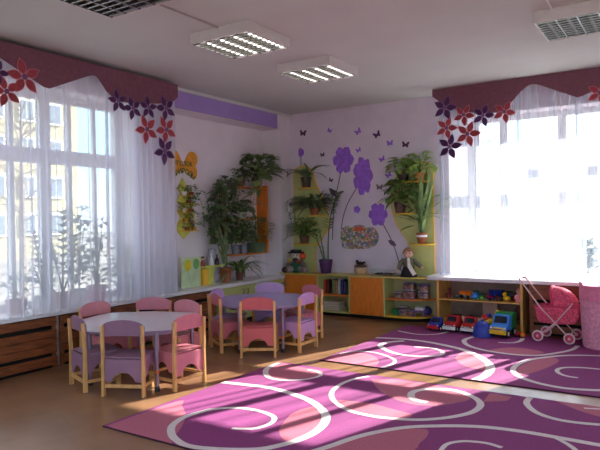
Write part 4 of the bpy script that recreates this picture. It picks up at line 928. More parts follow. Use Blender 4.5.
MB().prism([(a0.x-0.80 + (b0.x-a0.x)*i/12, a0.z-1.0 + (b0.z-a0.z)*math.sin(PI*i/12)) for i in range(13)], -0.0195, -0.018, 'y').build('orange_arc', mat('orange_smalt', (206, 96, 60), 0.6), mo)
# ------------------------------------------------------------------ toys on the worktop
M_skin = mat('doll_skin', (228, 180, 156), 0.5, var=0.02); M_red = mat('red_plastic', (204, 26, 34), 0.35, var=0.03); M_blue = mat('blue_plastic', (34, 58, 164), 0.35, var=0.03); M_yel = mat('yellow_plastic', (242, 196, 36), 0.35, var=0.03); M_grn = mat('green_plastic', (30, 128, 70), 0.35, var=0.03); M_sky = mat('sky_blue_plastic', (58, 140, 232), 0.35, var=0.03); M_org = mat('orange_plastic', (236, 120, 28), 0.35, var=0.03); M_wpl = mat('white_plastic', (232, 230, 230), 0.35); M_win = mat('dark_toy_window', (30, 34, 50), 0.2); M_dred = mat('dark_red_plastic', (120, 28, 36), 0.45); M_teal = mat('dark_teal_plastic', (34, 76, 84), 0.45); M_pinkp = mat('pink_plastic', (236, 150, 160), 0.4); M_char = mat('charcoal_plastic', (52, 52, 58), 0.5)
def face_parts(head, c, r, back, eye=(40, 60, 90)):
    # eyes, nose and mouth on the -Y side of a head of radius r at c
    e = MB()
    for s in (-1, 1): e.ball((c[0]+s*r*0.36, c[1]-r*0.90, c[2]+r*0.08), r*0.13, 8)
    e.build('eyes', mat('doll_eye', eye, 0.2), head); MB().ball((c[0], c[1]-r*1.0, c[2]-r*0.16), r*0.11, 8).build('nose', M_skin, head)
    MB().ball((c[0], c[1]-r*0.88, c[2]-r*0.46), (r*0.24, r*0.08, r*0.06), 8).build('mouth', mat('doll_lip', (196, 92, 92), 0.5), head)
# standing doll
d = thing('doll', 'standing doll in a grey green jacket with a white apron by the right panel', 'doll', (1.95, -0.06, ZW), 0.35)
MB().lathe([(0, 0), (0.115, 0), (0.11, 0.03), (0.075, 0.12), (0.07, 0.14), (0, 0.14)], 18, sy=0.75).build('skirt', mat('black_cloth', (40, 34, 40), 0.9), d)
MB().lathe([(0, 0.1405), (0.072, 0.1405), (0.082, 0.19), (0.078, 0.225), (0.045, 0.255), (0.02, 0.27), (0, 0.27)], 16, sy=0.7).build('jacket', mat('grey_green_cloth', (112, 110, 92), 0.9, var=0.1, scale=40), d)
MB().prism([(-0.012, 0.26), (0.02, 0.26), (0.03, 0.17), (0.11, 0.05), (0.06, 0.02), (-0.01, 0.14)], -0.10, -0.07, 'y').build('apron', mat('white_cloth', (226, 220, 212), 0.9), d)
for s, e in ((-1, (-0.135, -0.035, 0.10)), (1, (0.165, -0.02, 0.135))):
    a = MB().tube([(s*0.055, 0, 0.235), (s*0.105, -0.01, 0.19), e], [0.032, 0.032, 0.026], 10).build('sleeve', mat('grey_green_cloth', (112, 110, 92)), d)
    MB().ball((e[0]+s*0.014, e[1]-0.008, e[2]-0.010), (0.020, 0.016, 0.022)).build('hand', M_skin, a)
hd = MB().ball((0, 0, 0.315), (0.062, 0.060, 0.066), 18).build('head', M_skin, d); face_parts(hd, (0, 0, 0.315), 0.062, 0)
hr = MB(); random.seed(6)
for i in range(130):
    a, t = R_(0, 2*PI), R_(0.05, 1.0); v = Vector((math.sin(t*1.75)*math.cos(a), math.sin(t*1.75)*math.sin(a), math.cos(t*1.75)))
    if v.y < -0.35 and v.z < 0.45: continue
    hr.ball(Vector((0, 0.004, 0.322)) + v*0.062, 0.016, 6)
hr.build('hair', mat('light_brown_hair', (166, 122, 82), 0.8), hd)
# clown
c = thing('clown_toy', 'sitting clown toy with a black hat and orange pompom in the room corner', 'toy', (0.12, -0.06, ZW), 0.45)
MB().lathe([(0, 0), (0.085, 0.0), (0.095, 0.05), (0.085, 0.12), (0.05, 0.17), (0.02, 0.185), (0, 0.185)], 16, sy=0.85).build('body', mat('dark_green_cloth', (36, 92, 60), 0.9, var=0.12, scale=30), c)
M_plush = mat('grey_plush', (150, 136, 134), 0.95, var=0.1, scale=50)
for s in (-1, 1):
    l = MB().tube([(s*0.05, -0.02, 0.05), (s*0.10, -0.08, 0.055), (s*0.14, -0.12, 0.05)], [0.05, 0.05, 0.042], 12).build('leg', M_plush, c); MB().ball((s*0.155, -0.135, 0.048), (0.05, 0.04, 0.046)).build('shoe', mat('brown_shoe', (72, 48, 42), 0.6) if s < 0 else M_plush, l)
    a = MB().tube([(s*0.065, 0, 0.155), (s*0.12, -0.03, 0.12), (s*0.13, -0.06, 0.075)], [0.034, 0.036, 0.03], 10).build('sleeve', mat('mauve_brown_cloth', (124, 98, 96), 0.9), c); MB().ball((s*0.132, -0.068, 0.06), 0.026).build('hand', M_wpl, a)
hd = MB().ball((0, -0.01, 0.25), (0.078, 0.07, 0.075), 18).build('head', mat('pale_clown_face', (226, 206, 186), 0.7), c); face_parts(hd, (0, -0.01, 0.25), 0.074, 0)
MB().ball((0, -0.085, 0.195), (0.05, 0.03, 0.03)).build('beard', M_black, hd); MB().ball((0.035, -0.085, 0.165), 0.026).build('bow_tie', M_red, c)
MB().lathe([(0, 0.295), (0.125, 0.295), (0.13, 0.31), (0.085, 0.312), (0.08, 0.345), (0, 0.35)], 18, c=(0, -0.01, 0)).build('hat', M_black, c)
MB().ball((0.105, -0.03, 0.245), 0.052, 14).build('pompom', mat('orange_red_yarn', (232, 88, 50), 0.95, var=0.15, scale=60, bump=0.6, bscale=200), c); MB().ball((-0.10, -0.05, 0.185), 0.028).build('yellow_ball', M_yel, c)
# teapot-like pot and glass dish
p = thing('clay_pot', 'squat cream clay pot with a dark animal on its lid on the worktop', 'pot', (1.20, -0.02, ZW))
MB().lathe([(0, 0), (0.055, 0), (0.088, 0.035), (0.096, 0.075), (0.085, 0.105), (0, 0.105)], 22).build('body', mat('cream_clay', (206, 176, 140), 0.5, var=0.1), p)
MB().lathe([(0.086, 0.1055), (0.094, 0.112), (0.092, 0.125), (0.05, 0.145), (0, 0.15)], 22).build('lid', mat('dark_brown_glaze', (72, 52, 44), 0.35), p)
MB().ball((-0.01, 0, 0.163), (0.062, 0.032, 0.024)).ball((-0.055, 0, 0.188), (0.024, 0.02, 0.022)).tube([(0.03, 0, 0.165), (0.065, 0, 0.18), (0.075, 0, 0.165)], [0.016, 0.013, 0.008], 8).build('animal_knob', mat('black_brown_glaze', (46, 38, 36), 0.35), p)
g = thing('glass_dish', 'long clear dish with dark stones on the worktop beside the doll', 'dish', (1.60, -0.02, ZW))
MB().prism(rounded([Vector((-0.21, -0.09)), Vector((0.21, -0.09)), Vector((0.21, 0.09)), Vector((-0.21, 0.09))], 0.04), 0.0, 0.006).build('base', clear_glass('dish_glass', (250, 252, 252), 0.12), g)
k = rounded([Vector((-0.21, -0.09)), Vector((0.21, -0.09)), Vector((0.21, 0.09)), Vector((-0.21, 0.09))], 0.04); n = len(k); wl = MB()
wl.add([(x, y, 0.006) for x, y in k] + [(x*1.04, y*1.05, 0.085) for x, y in k], [(i, (i+1) % n, n+(i+1) % n, n+i) for i in range(n)]); wl.tube([(x*1.04, y*1.05, 0.085) for x, y in k], 0.003, 6, closed=True); wl.build('wall', clear_glass('dish_glass_wall', (250, 253, 253), 0.14), g)
st = MB(); random.seed(9)
for i in range(46): st.ball((R_(-0.17, 0.12), R_(-0.06, 0.06), 0.016 + R_(0, 0.012)), (R_(0.012, 0.022), R_(0.012, 0.02), R_(0.008, 0.013)), 6)
o = one('stones', st, mat('dark_pebbles', (70, 62, 58), 0.7, var=0.3), 'dark pebbles lying in the clear dish', 'stones'); o['kind'] = 'stuff'; o.location = (1.58, -0.02, ZW+0.0065)

# ------------------------------------------------------------------ things on the shelves
def at_shelf(mb, name, m, lab, cat, loc, group=None, rz=0, **k):
    o = one(name, mb, m, lab, cat, group, **k); o.location = loc; o.rotation_euler.z = rz; return o
zs = 0.3085
bks = [(0.030, 0.20, (188, 52, 44), 'red'), (0.018, 0.19, (96, 62, 60), 'maroon'), (0.022, 0.21, (120, 110, 96), 'brown grey'), (0.02, 0.20, (150, 148, 70), 'olive'), (0.026, 0.19, (176, 160, 120), 'beige'), (0.03, 0.215, (196, 192, 196), 'white'), (0.034, 0.21, (44, 56, 120), 'dark blue'), (0.02, 0.19, (104, 120, 150), 'blue grey')]
xb = [0.635, 0.69, 0.77, 0.795, 0.83, 0.87, 0.915, 0.97]
for (w_, h_, c_, nm), x_ in zip(bks, xb):
    b = thing('book', nm + ' book standing on the upper shelf between the orange doors', 'book', (x_, -0.10, zs), 0, 'books on the upper shelf')
    mc = mat(nm.replace(' ', '_') + '_cover', c_, 0.6)
    MB().box((0, 0, 0), (0.003, 0.15, h_)).box((w_-0.003, 0, 0), (w_, 0.15, h_)).box((0.003, 0, 0), (w_-0.003, 0.003, h_)).build('cover', mc, b)
    MB().box((0.0032, 0.0032, 0.004), (w_-0.0032, 0.146, h_-0.004)).build('pages', mat('paper', (226, 218, 200), 0.9), b)
cl = thing('cloth_bundle', 'pale folded cloth bundle on the lower shelf between the orange doors', 'cloth', (0.77, -0.05, 0.0685))
M_cl = mat('cream_cloth', (214, 204, 188), 0.95, var=0.06, scale=30, bump=0.4, bscale=60)
for i in range(4): MB().box((-0.15+0.004*i, -0.10, 0.034*i), (0.15-0.006*i, 0.10, 0.034*i+0.032)).build('fold', M_cl, cl, bevel=0.014, seg=3)
# tubs on the rounded shelf
CT = cells('toy_pieces', [(206,60,70),(60,96,170),(230,190,70),(220,120,140),(70,140,90),(150,120,170),(220,220,220),(200,90,60)], 80)
def tub(lab, loc, w_, d_, h_, lid, seed=0):
    t = thing('toy_tub', lab, 'tub', loc, 0.1, 'clear toy tubs'); k = rounded([Vector((-w_/2, -d_/2)), Vector((w_/2, -d_/2)), Vector((w_/2, d_/2)), Vector((-w_/2, d_/2))], 0.02); n = len(k)
    m = MB(); m.prism([(x*0.95, y*0.95) for x, y in k], 0, h_*0.82); m.build('contents', CT, t)
    m = MB(); m.add([(x*0.97, y*0.97, 0) for x, y in k] + [(x, y, h_) for x, y in k], [(i, (i+1) % n, n+(i+1) % n, n+i) for i in range(n)]); m.build('wall', clear_glass('tub_plastic_%d' % seed, (226, 226, 232), 0.10), t)
    MB().prism([(x*1.04, y*1.04) for x, y in k], h_, h_+0.012).build('lid', lid, t, bevel=0.003)
M_lid = mat('violet_lid', (128, 118, 170), 0.4); M_lid2 = mat('pale_lid', (190, 180, 186), 0.4)
zs = 0.3035
tub('small open-stacked toy tub at the left of the upper rounded shelf', (1.80, -0.06, zs), 0.13, 0.12, 0.07, M_lid2, 1)
tub('large toy tub in the middle of the upper rounded shelf, under a smaller one', (1.955, -0.05, zs), 0.165, 0.15, 0.115, M_lid2, 2); tub('smaller toy tub stacked on the middle large one', (1.955, -0.05, zs+0.1275), 0.15, 0.14, 0.075, M_lid, 3)
tub('lower tub of the right pair on the upper rounded shelf', (2.13, 0.03, zs), 0.15, 0.13, 0.09, M_lid2, 4); tub('upper tub of the right pair with a violet lid on the rounded shelf', (2.13, 0.03, zs+0.1025), 0.15, 0.13, 0.085, M_lid, 5)
zs = 0.0685
at_shelf(MB().prism([(-0.04, 0), (0.04, 0), (0.045, 0.085), (-0.045, 0.085)], -0.04, 0.04, 'y'), 'cup', M_grn, 'green cup at the left of the lower rounded shelf', 'cup', (1.76, -0.07, zs), bevel=0.004)
tub('tub of orange pieces on the lower rounded shelf', (1.88, -0.08, zs), 0.13, 0.12, 0.12, M_lid2, 6)
tub('low tub of toys beside the lilac doll bed on the lower rounded shelf', (1.99, -0.10, zs), 0.10, 0.10, 0.08, M_lid, 7)
db = thing('doll_bed', 'white and lilac doll bed on the lower rounded shelf', 'toy', (2.10, -0.05, zs), 0.1)
M_lilp = mat('lilac_plastic', (156, 112, 176), 0.4)
MB().box((-0.07, -0.05, 0.07), (0.07, 0.05, 0.085)).build('base', M_lilp, db); MB().box((-0.065, -0.045, 0.0855), (0.065, 0.045, 0.13)).build('mattress', M_wpl, db, bevel=0.012)
for x in (-0.062, 0.062):
    for y in (-0.042, 0.042): MB().tube([(x, y, 0), (x, y, 0.07)], 0.007, 8).build('leg', M_lilp, db)
at_shelf(MB().ball((0, 0, 0.065), 0.065, 18), 'ball', mat('blue_violet_ball', (70, 62, 140), 0.4, var=0.2), 'blue violet ball on the lower rounded shelf', 'ball', (2.16, 0.055, zs))

# toy shelf, upper level
zs = 0.3705
def figure(lab, loc, body, head, h, cat='toy', name='toy_figure', rz=0.3, hat=None):
    t = thing(name, lab, cat, loc, rz)
    MB().lathe([(0, 0), (0.22*h, 0), (0.26*h, 0.15*h), (0.20*h, 0.45*h), (0.10*h, 0.60*h), (0, 0.62*h)], 14).build('body', body, t)
    hd = MB().ball((0, 0, 0.77*h), 0.20*h, 14).build('head', head, t); face_parts(hd, (0, 0, 0.77*h), 0.2*h, 0)
    for s in (-1, 1): MB().tube([(s*0.14*h, 0, 0.50*h), (s*0.28*h, -0.06*h, 0.36*h), (s*0.26*h, -0.12*h, 0.24*h)], [0.065*h, 0.06*h, 0.05*h], 8).build('arm', body, t)
    if hat: MB().lathe([(0.205*h, 0.80*h), (0.19*h, 0.90*h), (0.08*h, 0.99*h), (0, 1.0*h)], 14).build('hat', hat, hd)
    return t
def small_car(lab, loc, L, body, roof, rz, name='toy_car', wheel=None, cargo=None):
    # length along X
    t = thing(name, lab, 'toy car', loc, rz); W_, h, r = L*0.5, L*0.42, L*0.13
    MB().prism([(-L/2, r*0.8), (L/2, r*0.8), (L/2, h*0.55), (L*0.22, h*0.60), (-L*0.42, h*0.62), (-L/2, h*0.55)], -W_/2, W_/2, 'y').build('body', body, t, bevel=L*0.02)
    if cargo: MB().prism([(-L*0.46, h*0.62), (L*0.05, h*0.62), (L*0.10, h*1.2), (-L*0.5, h*1.2)], -W_/2, W_/2, 'y').build('cargo_bed', cargo, t, bevel=L*0.02); MB().prism([(L*0.10, h*0.6), (L*0.36, h*0.6), (L*0.30, h*1.15), (L*0.12, h*1.15)], -W_*0.45, W_*0.45, 'y').build('cab', roof, t, bevel=L*0.02)
    else: MB().prism([(-L*0.36, h*0.62), (L*0.22, h*0.60), (L*0.08, h*1.0), (-L*0.26, h*1.0)], -W_*0.42, W_*0.42, 'y').build('roof', roof, t, bevel=L*0.02)
    for x in (-L*0.28, L*0.28):
        for y in (-W_/2-0.001, W_/2+0.001): MB().tube([(x, y-L*0.05, r), (x, y+L*0.05, r)], r, 14).build('wheel', wheel or M_black, t)
    return t
GT = 'toys on the upper toy shelf'
figure('dark red robot figure at the left of the toy shelf', (2.57, -0.24, zs), M_dred, M_dred, 0.13)
small_car('small grey toy car left of the orange truck on the toy shelf', (2.685, -0.23, zs), 0.106, M_char, M_grey, 0.5)
small_car('orange toy dump truck on the toy shelf', (2.80, -0.22, zs), 0.188, M_grey, M_org, -0.4, 'toy_truck', None, M_org)
small_car('dark teal toy car behind the orange truck', (2.86, 0.0, zs), 0.200, M_teal, M_teal, 0.3)
at_shelf(MB().ball((0, 0, 0.043), 0.043, 16), 'ball', M_sky, 'blue ball on the toy shelf right of the orange truck', 'ball', (2.905, -0.25, zs))
tt = thing('toy_turtle', 'green toy turtle on the toy shelf', 'toy', (2.99, -0.25, zs), 0.3)
MB().lathe([(0, 0.006), (0.05, 0.006), (0.046, 0.03), (0.025, 0.055), (0, 0.06)], 16).build('shell', M_grn, tt); hd = MB().ball((0.0, -0.062, 0.03), 0.02).build('head', mat('lime_plastic', (140, 190, 70), 0.4), tt)
for s in (-1, 1):
    for y in (-0.03, 0.03): MB().ball((s*0.045, y, 0.01), (0.018, 0.012, 0.010), 8).build('foot', mat('lime_plastic', (140, 190, 70)), tt)
small_car('small blue and red toy car in the middle of the toy shelf', (3.085, -0.24, zs), 0.125, M_blue, M_red, -0.5)
small_car('dark blue toy tow truck leaning behind the blue car', (3.13, -0.02, zs), 0.213, M_blue, M_char, 0.9, 'toy_truck', None, M_blue)
small_car('dark brown toy car right of the middle of the toy shelf', (3.185, -0.24, zs), 0.125, mat('brown_plastic', (78, 44, 38), 0.5), M_dred, 0.6)
dk = thing('toy_duck', 'yellow toy duck on the toy shelf', 'toy', (3.29, -0.25, zs), -0.6)
MB().ball((0, 0, 0.034), (0.052, 0.038, 0.034), 14).build('body', M_yel, dk); MB().ball((-0.035, 0, 0.082), 0.026, 12).build('head', M_yel, dk); MB().ball((-0.064, 0, 0.078), (0.016, 0.012, 0.006), 8).build('beak', M_org, dk)
small_car('dark teal toy jeep behind the yellow duck', (3.28, -0.02, zs), 0.213, M_teal, M_char, 0.2)
small_car('dark red toy van near the right end of the toy shelf', (3.385, -0.15, zs), 0.150, M_dred, M_dred, 1.1)
figure('pink baby doll at the right end of the toy shelf', (3.44, -0.275, zs), M_pinkp, M_skin, 0.17, 'doll', 'baby_doll', 0.2, M_pinkp)
zs = 0.0385
for i, x in enumerate((2.62, 2.77, 2.92)):
    small_car(['charcoal toy truck on the lower toy shelf behind the left red truck', 'charcoal toy truck on the lower toy shelf between the red trucks', 'charcoal toy truck on the lower toy shelf behind the right red truck'][i], (x, -0.10, zs), 0.20, M_char, M_char, PI/2 + 0.2*i - 0.2, 'toy_truck', None, M_teal)
pb = MB(); pb.box((-0.09, -0.05, 0), (0.09, 0.05, 0.29)); at_shelf(pb, 'cardboard_box', mat('pinkish_cardboard', (184, 142, 128), 0.8), 'upright pinkish cardboard box at the back of the lower toy shelf', 'box', (3.06, -0.10, zs), bevel=0.003)
figure('red and orange figure on the lower toy shelf behind the yellow toy', (3.18, -0.05, zs), M_dred, M_org, 0.20)
dc = thing('doll_chair', 'dark red doll chair at the right of the lower toy shelf', 'toy', (3.40, -0.05, zs), 0.2)
MB().box((-0.07, -0.07, 0.09), (0.07, 0.07, 0.105)).build('seat', M_dred, dc, bevel=0.004)
MB().prism([(-0.07, 0.106), (0.07, 0.106), (0.07, 0.18)] + [(0.07*math.cos(PI*i/10), 0.18+0.07*math.sin(PI*i/10)) for i in range(1, 10)] + [(-0.07, 0.18)], 0.055, 0.07, 'y').build('backrest', M_dred, dc)
for x in (-0.06, 0.06):
    for y in (-0.06, 0.06): MB().tube([(x, y, 0), (x, y, 0.09)], 0.009, 8).build('leg', M_dred, dc)

# ------------------------------------------------------------------ toys on the floor (they stand on the rug)
ZG = 0.013
def pickup(lab, loc, rz, w_, l_, h_, body, front, bump, cargo, grille=None):
    # front looks to -Y
    t = thing('toy_truck', lab, 'toy truck', loc, rz); r = h_*0.20
    MB().box((-w_*0.40, -l_/2, r*0.8), (w_*0.40, l_/2, r*1.6)).build('chassis', M_char, t)
    MB().prism([(-l_/2, r*1.6), (l_*0.05, r*1.6), (l_*0.05, h_), (-l_*0.16, h_), (-l_*0.27, h_*0.62), (-l_/2, h_*0.54)], -w_/2, w_/2, 'x').build('cab', body, t, bevel=h_*0.05, seg=3)
    MB().add([(-w_*0.40, -l_*0.268-0.002, h_*0.655), (w_*0.40, -l_*0.268-0.002, h_*0.655), (w_*0.36, -l_*0.175-0.002, h_*0.95), (-w_*0.36, -l_*0.175-0.002, h_*0.95), (-w_*0.40, -l_*0.25, h_*0.655), (w_*0.40, -l_*0.25, h_*0.655), (w_*0.36, -l_*0.16, h_*0.95), (-w_*0.36, -l_*0.16, h_*0.95)], [(0,1,2,3), (4,7,6,5), (0,4,5,1), (1,5,6,2), (2,6,7,3), (3,7,4,0)]).build('windscreen', M_win, t)
    c_ = MB(); c_.box((-w_/2, l_*0.06, r*1.65), (w_/2, l_/2, r*1.9)); 
    for a, b in (((-w_/2, l_*0.06, r*1.9), (-w_*0.44, l_/2, h_*0.86)), ((w_*0.44, l_*0.06, r*1.9), (w_/2, l_/2, h_*0.86)), ((-w_*0.44, l_*0.06, r*1.9), (w_*0.44, l_*0.09, h_*0.86)), ((-w_*0.44, l_*0.47, r*1.9), (w_*0.44, l_/2, h_*0.86))): c_.box(a, b)
    c_.build('cargo_bed', cargo, t, bevel=h_*0.02)
    MB().box((-w_*0.54, -l_/2-0.018, r*0.9), (w_*0.54, -l_/2-0.001, r*1.9)).build('bumper', bump, t, bevel=h_*0.03, seg=3)
    MB().box((-w_*0.34, -l_/2-0.008, r*1.95), (w_*0.34, -l_/2-0.0005, h_*0.50)).build('grille', front, t, bevel=h_*0.015)
    MB().box((-w_*0.26, -l_/2-0.011, r*2.02), (w_*0.26, -l_/2-0.0085, r*2.2)).build('grille_bar', grille or M_wpl, t)
    for s in (-1, 1):
        MB().ball((s*w_*0.42, -l_/2, h_*0.46), h_*0.055, 10).build('headlight', M_wpl, t)
        for y in (-l_*0.30, l_*0.30):
            w2 = MB().tube([(s*w_*0.40, y, r), (s*w_*0.52, y, r)], r, 16).build('wheel', M_black, t); MB().tube([(s*w_*0.52, y, r), (s*w_*0.535, y, r)], r*0.5, 10).build('hub', M_wpl, w2)
    return t
pickup('blue toy truck with a yellow load bed, leftmost on the rug', (2.535, -0.56, ZG), -0.15, 0.145, 0.24, 0.155, M_blue, M_red, M_red, M_yel, M_blue)
pickup('red toy truck with a white bumper, left one of the two', (2.735, -0.54, ZG), -0.12, 0.155, 0.28, 0.19, M_red, M_dred, M_wpl, M_red)
pickup('red toy truck with a white bumper, right one beside the blue dome', (2.955, -0.55, ZG), -0.10, 0.155, 0.28, 0.19, M_red, M_dred, M_wpl, M_red)
bigtruck = pickup('large toy truck with a sky blue cab and a green load bed', (3.335, -0.60, ZG), -0.12, 0.19, 0.33, 0.25, M_sky, M_yel, M_yel, M_grn, M_blue)
tp = MB().prism([(0.02, 0.21), (0.165, 0.20), (0.165, 0.262), (0.09, 0.278), (0.02, 0.268)], -0.1, 0.1, 'x').build('load_cover', M_grn, bigtruck, bevel=0.012, seg=3)
bd = MB(); bd.lathe([(0.02, 0.175), (0.05, 0.168), (0.085, 0.13), (0.105, 0.07), (0.11, 0.012), (0.118, 0.004), (0.118, 0.0), (0.10, 0.0)], 24); bd.lathe([(0, 0.176), (0.02, 0.176), (0.02, 0.190), (0, 0.192)], 12)
o = one('toy_bowl', bd, M_blue, 'upturned dark blue toy bowl on the rug', 'toy'); o.location = (3.13, -0.72, ZG)
M_fawn = mat('fawn_plush', (206, 176, 150), 0.95)
for i, (x, y) in enumerate(((2.852, -0.50), (3.055, -0.56))):
    t = thing('plush_toy', ['small fawn plush toy between the two red trucks', 'small fawn plush toy between the right red truck and the blue bowl'][i], 'toy', (x, y, ZG), 0)
    MB().ball((0, 0, 0.058), (0.036, 0.036, 0.058), 12).build('body', M_fawn, t); hd = MB().ball((0, -0.004, 0.145), 0.036, 12).build('head', M_fawn, t)
    for s in (-1, 1): MB().ball((s*0.028, 0, 0.175), 0.013, 8).build('ear', M_fawn, hd)
    MB().ball((0, -0.036, 0.138), (0.014, 0.012, 0.010), 8).build('muzzle', M_wpl, hd)
t = thing('toy_giraffe', 'yellow toy giraffe with red saddle and blue knob behind the blue bowl', 'toy', (3.165, -0.50, ZG), 0.2)
MB().tube([(-0.08, 0, 0.13), (-0.02, 0, 0.135), (0.04, 0, 0.14), (0.065, 0, 0.19), (0.075, 0, 0.25)], [0.03, 0.045, 0.042, 0.028, 0.022], 12).build('body', M_yel, t); hd = MB().ball((0.085, -0.02, 0.26), (0.028, 0.040, 0.025), 12).build('head', M_yel, t)
for x in (-0.06, 0.035):
    for y in (-0.022, 0.022): MB().tube([(x, y, 0), (x, y, 0.12)], 0.013, 8).build('leg', M_yel, t)
MB().ball((-0.06, 0, 0.18), (0.05, 0.035, 0.045), 12).build('saddle', M_red, t); MB().ball((-0.02, 0, 0.215), 0.028, 10).build('knob', M_blue, t)
small_car('small dark red toy tractor beside the large toy truck', (3.49, -0.53, ZG), 0.11, M_dred, M_red, -1.9, 'toy_tractor')
at_shelf(MB().ball((0, 0, 0.032), 0.032, 14), 'ball', M_org, 'small orange ball at the right end of the toy row', 'ball', (3.545, -0.58, ZG))

# ------------------------------------------------------------------ toy pram
pm = thing('toy_pram', 'pink toy pram with a white wire frame before the radiator cover', 'toy pram', (3.915, -0.58, ZG), -0.10)
M_rod = mat('pale_pink_rod', (232, 186, 190), 0.35, var=0.02); M_pfab = mat('pink_print_fabric', (226, 84, 112), 0.9, var=0.22, scale=55); M_pd = mat('deep_pink_fabric', (206, 60, 96), 0.9, var=0.1, scale=40)
for s in (-1, 1):
    y = s*0.135
    MB().tube([(-0.36, y*0.8, 0.655), (-0.14, y, 0.375), (0.16, y, 0.065)], 0.008, 8).build('frame_rod', M_rod, pm)
    MB().tube([(0.20, y, 0.44), (0.02, y, 0.22), (-0.155, y, 0.062)], 0.008, 8).build('frame_rod', M_rod, pm)
hb_ = MB(); hb_.tube(smooth([(-0.358, -0.108, 0.655), (-0.378, -0.09, 0.675), (-0.385, 0, 0.682), (-0.378, 0.09, 0.675), (-0.358, 0.108, 0.655)], 4), 0.013, 10); hb_.build('handle', mat('pink_grip', (236, 130, 142), 0.5), pm)
bs = MB(); prof = [(-0.205, 0.375), (-0.19, 0.26), (-0.16, 0.205), (0.0, 0.195), (0.21, 0.215), (0.25, 0.28), (0.262, 0.395)]
n = len(prof); vs_ = [(x, -0.115, z) for x, z in prof] + [(x, 0.115, z) for x, z in prof]; bs.add(vs_, [(i, i+1, n+i+1, n+i) for i in range(n-1)] + [tuple(range(n))[::-1], tuple(range(n, 2*n))]); bs.build('basket', M_pfab, pm, bevel=0.01, seg=3)
tr = MB(); tr.tube([(-0.21, -0.122, 0.378), (0.265, -0.122, 0.398), (0.265, 0.122, 0.398), (-0.21, 0.122, 0.378)], 0.010, 8, closed=True); tr.build('trim', M_pd, pm)
hd = MB()
def hood(u, v):
    a = math.radians(100 - 100*u); p = PI*v
    x0 = 0.03; R1 = 0.225 - 0.03*u
    cx = x0 + (math.cos(a))*R1; cz = 0.395 + math.sin(a)*R1*0.92*math.sin(p)**0.45
    return (x0 - 0.035*(1-u) + math.cos(a)*R1*(0.35+0.65*math.sin(p)**0.5), -0.118*math.cos(p), max(cz, 0.395))
hd.sheet(hood, 12, 14); hd.build('hood', M_pfab, pm)
fr_ = MB(); fr_.tube([hood(0.0, j/14) for j in range(15)], 0.014, 8); fr_.build('frill', M_pd, pm)
for x, y in ((-0.165, -0.155), (0.165, -0.155), (-0.165, 0.155), (0.165, 0.155)):
    w2 = MB(); ring = [(x + 0.052*math.cos(2*PI*i/20), y, 0.062 + 0.052*math.sin(2*PI*i/20)) for i in range(20)]; w2.tube(ring, 0.010, 8, closed=True); w2 = w2.build('wheel', mat('white_tyre', (226, 200, 204), 0.5), pm)
    MB().tube([(x, y-0.006, 0.062), (x, y+0.006, 0.062)], 0.046, 18).build('disc', mat('pink_disc', (206, 66, 96), 0.4), w2); MB().tube([(x, y-0.014, 0.062), (x, y+0.014, 0.062)], 0.014, 10).build('hub', M_rod, w2)
for x in (-0.165, 0.165): MB().tube([(x, -0.146, 0.062), (x, 0.146, 0.062)], 0.005, 8).build('axle', M_rod, pm)

hm = thing('fabric_hamper', 'tall pale pink fabric toy hamper at the right edge', 'hamper', (4.41, -0.72, ZG))
M_hm = mat('pale_pink_print', (222, 150, 174), 0.9, var=0.10, scale=34); M_hm2 = mat('rose_cuff_fabric', (222, 128, 158), 0.9, var=0.06, scale=30)
MB().lathe([(0, 0), (0.205, 0), (0.215, 0.01), (0.235, 0.30), (0.243, 0.53), (0.235, 0.53), (0.22, 0.03), (0, 0.02)], 36).build('body', M_hm, hm)
cf = MB(); nf = 40
def cuff(u, v):
    a = 2*PI*u; r = 0.249 + 0.006*math.sin(9*a)*(1-v) ; return ((r+0.004*math.sin(5*a))*math.cos(a), (r+0.004*math.sin(5*a))*math.sin(a), 0.50 + 0.155*v + 0.010*math.sin(4*a+1)*v + (0.03 if math.cos(a-PI-0.35) > 0.93 else 0)*v)
cf.sheet(cuff, 60, 4); cf.build('cuff', M_hm2, hm)
li = MB(); li.lathe([(0.235, 0.5305), (0.247, 0.60), (0.246, 0.655)], 36); li.build('lining', M_hm2, hm)
for i, (a, r, c_) in enumerate(((0.5, 0.06, M_pinkp), (2.6, 0.07, M_wpl), (4.4, 0.06, M_lilp))): pass
tb = MB(); tb.ball((0, 0, 0.10), (0.20, 0.20, 0.10), 20); o = one('soft_ball', tb, M_pd, 'deep pink soft ball lying in the fabric hamper', 'ball'); o.location = (4.41, -0.72, ZG+0.45)

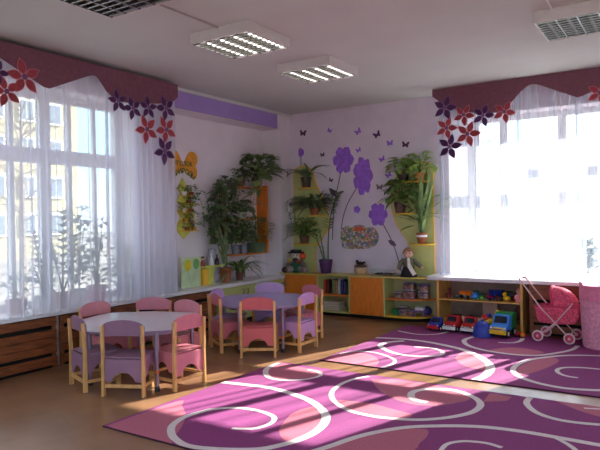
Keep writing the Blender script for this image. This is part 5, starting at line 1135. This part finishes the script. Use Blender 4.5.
# ------------------------------------------------------------------ light
SUN = Vector((0.33, 1.0, 0.52)).normalized()      # towards the sun
sd = bpy.data.lights.new('sun', 'SUN'); so = bpy.data.objects.new('sun', sd); COL.objects.link(so)
so.rotation_euler = SUN.to_track_quat('Z', 'Y').to_euler(); sd.energy = 5.0; sd.angle = 0.0093; sd.color = (1.0, 0.94, 0.84)
wd = bpy.data.worlds.new('sky'); scene.world = wd; wd.use_nodes = True; nt = wd.node_tree; bg = nt.nodes['Background']
tc = nt.nodes.new('ShaderNodeTexCoord'); sp = nt.nodes.new('ShaderNodeSeparateXYZ'); nt.links.new(tc.outputs['Generated'], sp.inputs[0])
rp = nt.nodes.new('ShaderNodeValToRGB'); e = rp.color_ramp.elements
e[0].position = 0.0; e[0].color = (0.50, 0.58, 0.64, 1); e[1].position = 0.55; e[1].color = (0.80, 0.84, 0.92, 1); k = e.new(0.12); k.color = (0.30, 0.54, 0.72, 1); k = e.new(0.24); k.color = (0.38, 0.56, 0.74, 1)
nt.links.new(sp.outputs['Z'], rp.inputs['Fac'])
dt = nt.nodes.new('ShaderNodeVectorMath'); dt.operation = 'DOT_PRODUCT'; nt.links.new(tc.outputs['Generated'], dt.inputs[0]); dt.inputs[1].default_value = SUN
mx = nt.nodes.new('ShaderNodeMath'); mx.operation = 'MAXIMUM'; nt.links.new(dt.outputs['Value'], mx.inputs[0]); mx.inputs[1].default_value = 0
pw = nt.nodes.new('ShaderNodeMath'); pw.operation = 'POWER'; nt.links.new(mx.outputs[0], pw.inputs[0]); pw.inputs[1].default_value = 7
ml = nt.nodes.new('ShaderNodeMath'); ml.operation = 'MULTIPLY'; nt.links.new(pw.outputs[0], ml.inputs[0]); ml.inputs[1].default_value = 0.9
ad = nt.nodes.new('ShaderNodeMix'); ad.data_type = 'RGBA'; ad.blend_type = 'ADD'; ad.inputs['Factor'].default_value = 1.0
cm = nt.nodes.new('ShaderNodeCombineXYZ')
for i in range(3): nt.links.new(ml.outputs[0], cm.inputs[i])
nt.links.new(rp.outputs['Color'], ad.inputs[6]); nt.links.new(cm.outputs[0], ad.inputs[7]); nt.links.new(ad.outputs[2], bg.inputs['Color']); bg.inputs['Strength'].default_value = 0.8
vs = scene.view_settings; vs.view_transform = 'Standard'; vs.look = 'None'; vs.gamma = 1.0; vs.use_curve_mapping = False; vs.exposure = 2.58
cy = scene.cycles; cy.max_bounces = 10; cy.diffuse_bounces = 6; cy.transparent_max_bounces = 24; cy.glossy_bounces = 4; cy.caustics_reflective = False; cy.caustics_refractive = False
cy.use_denoising = True; cy.sample_clamp_indirect = 8
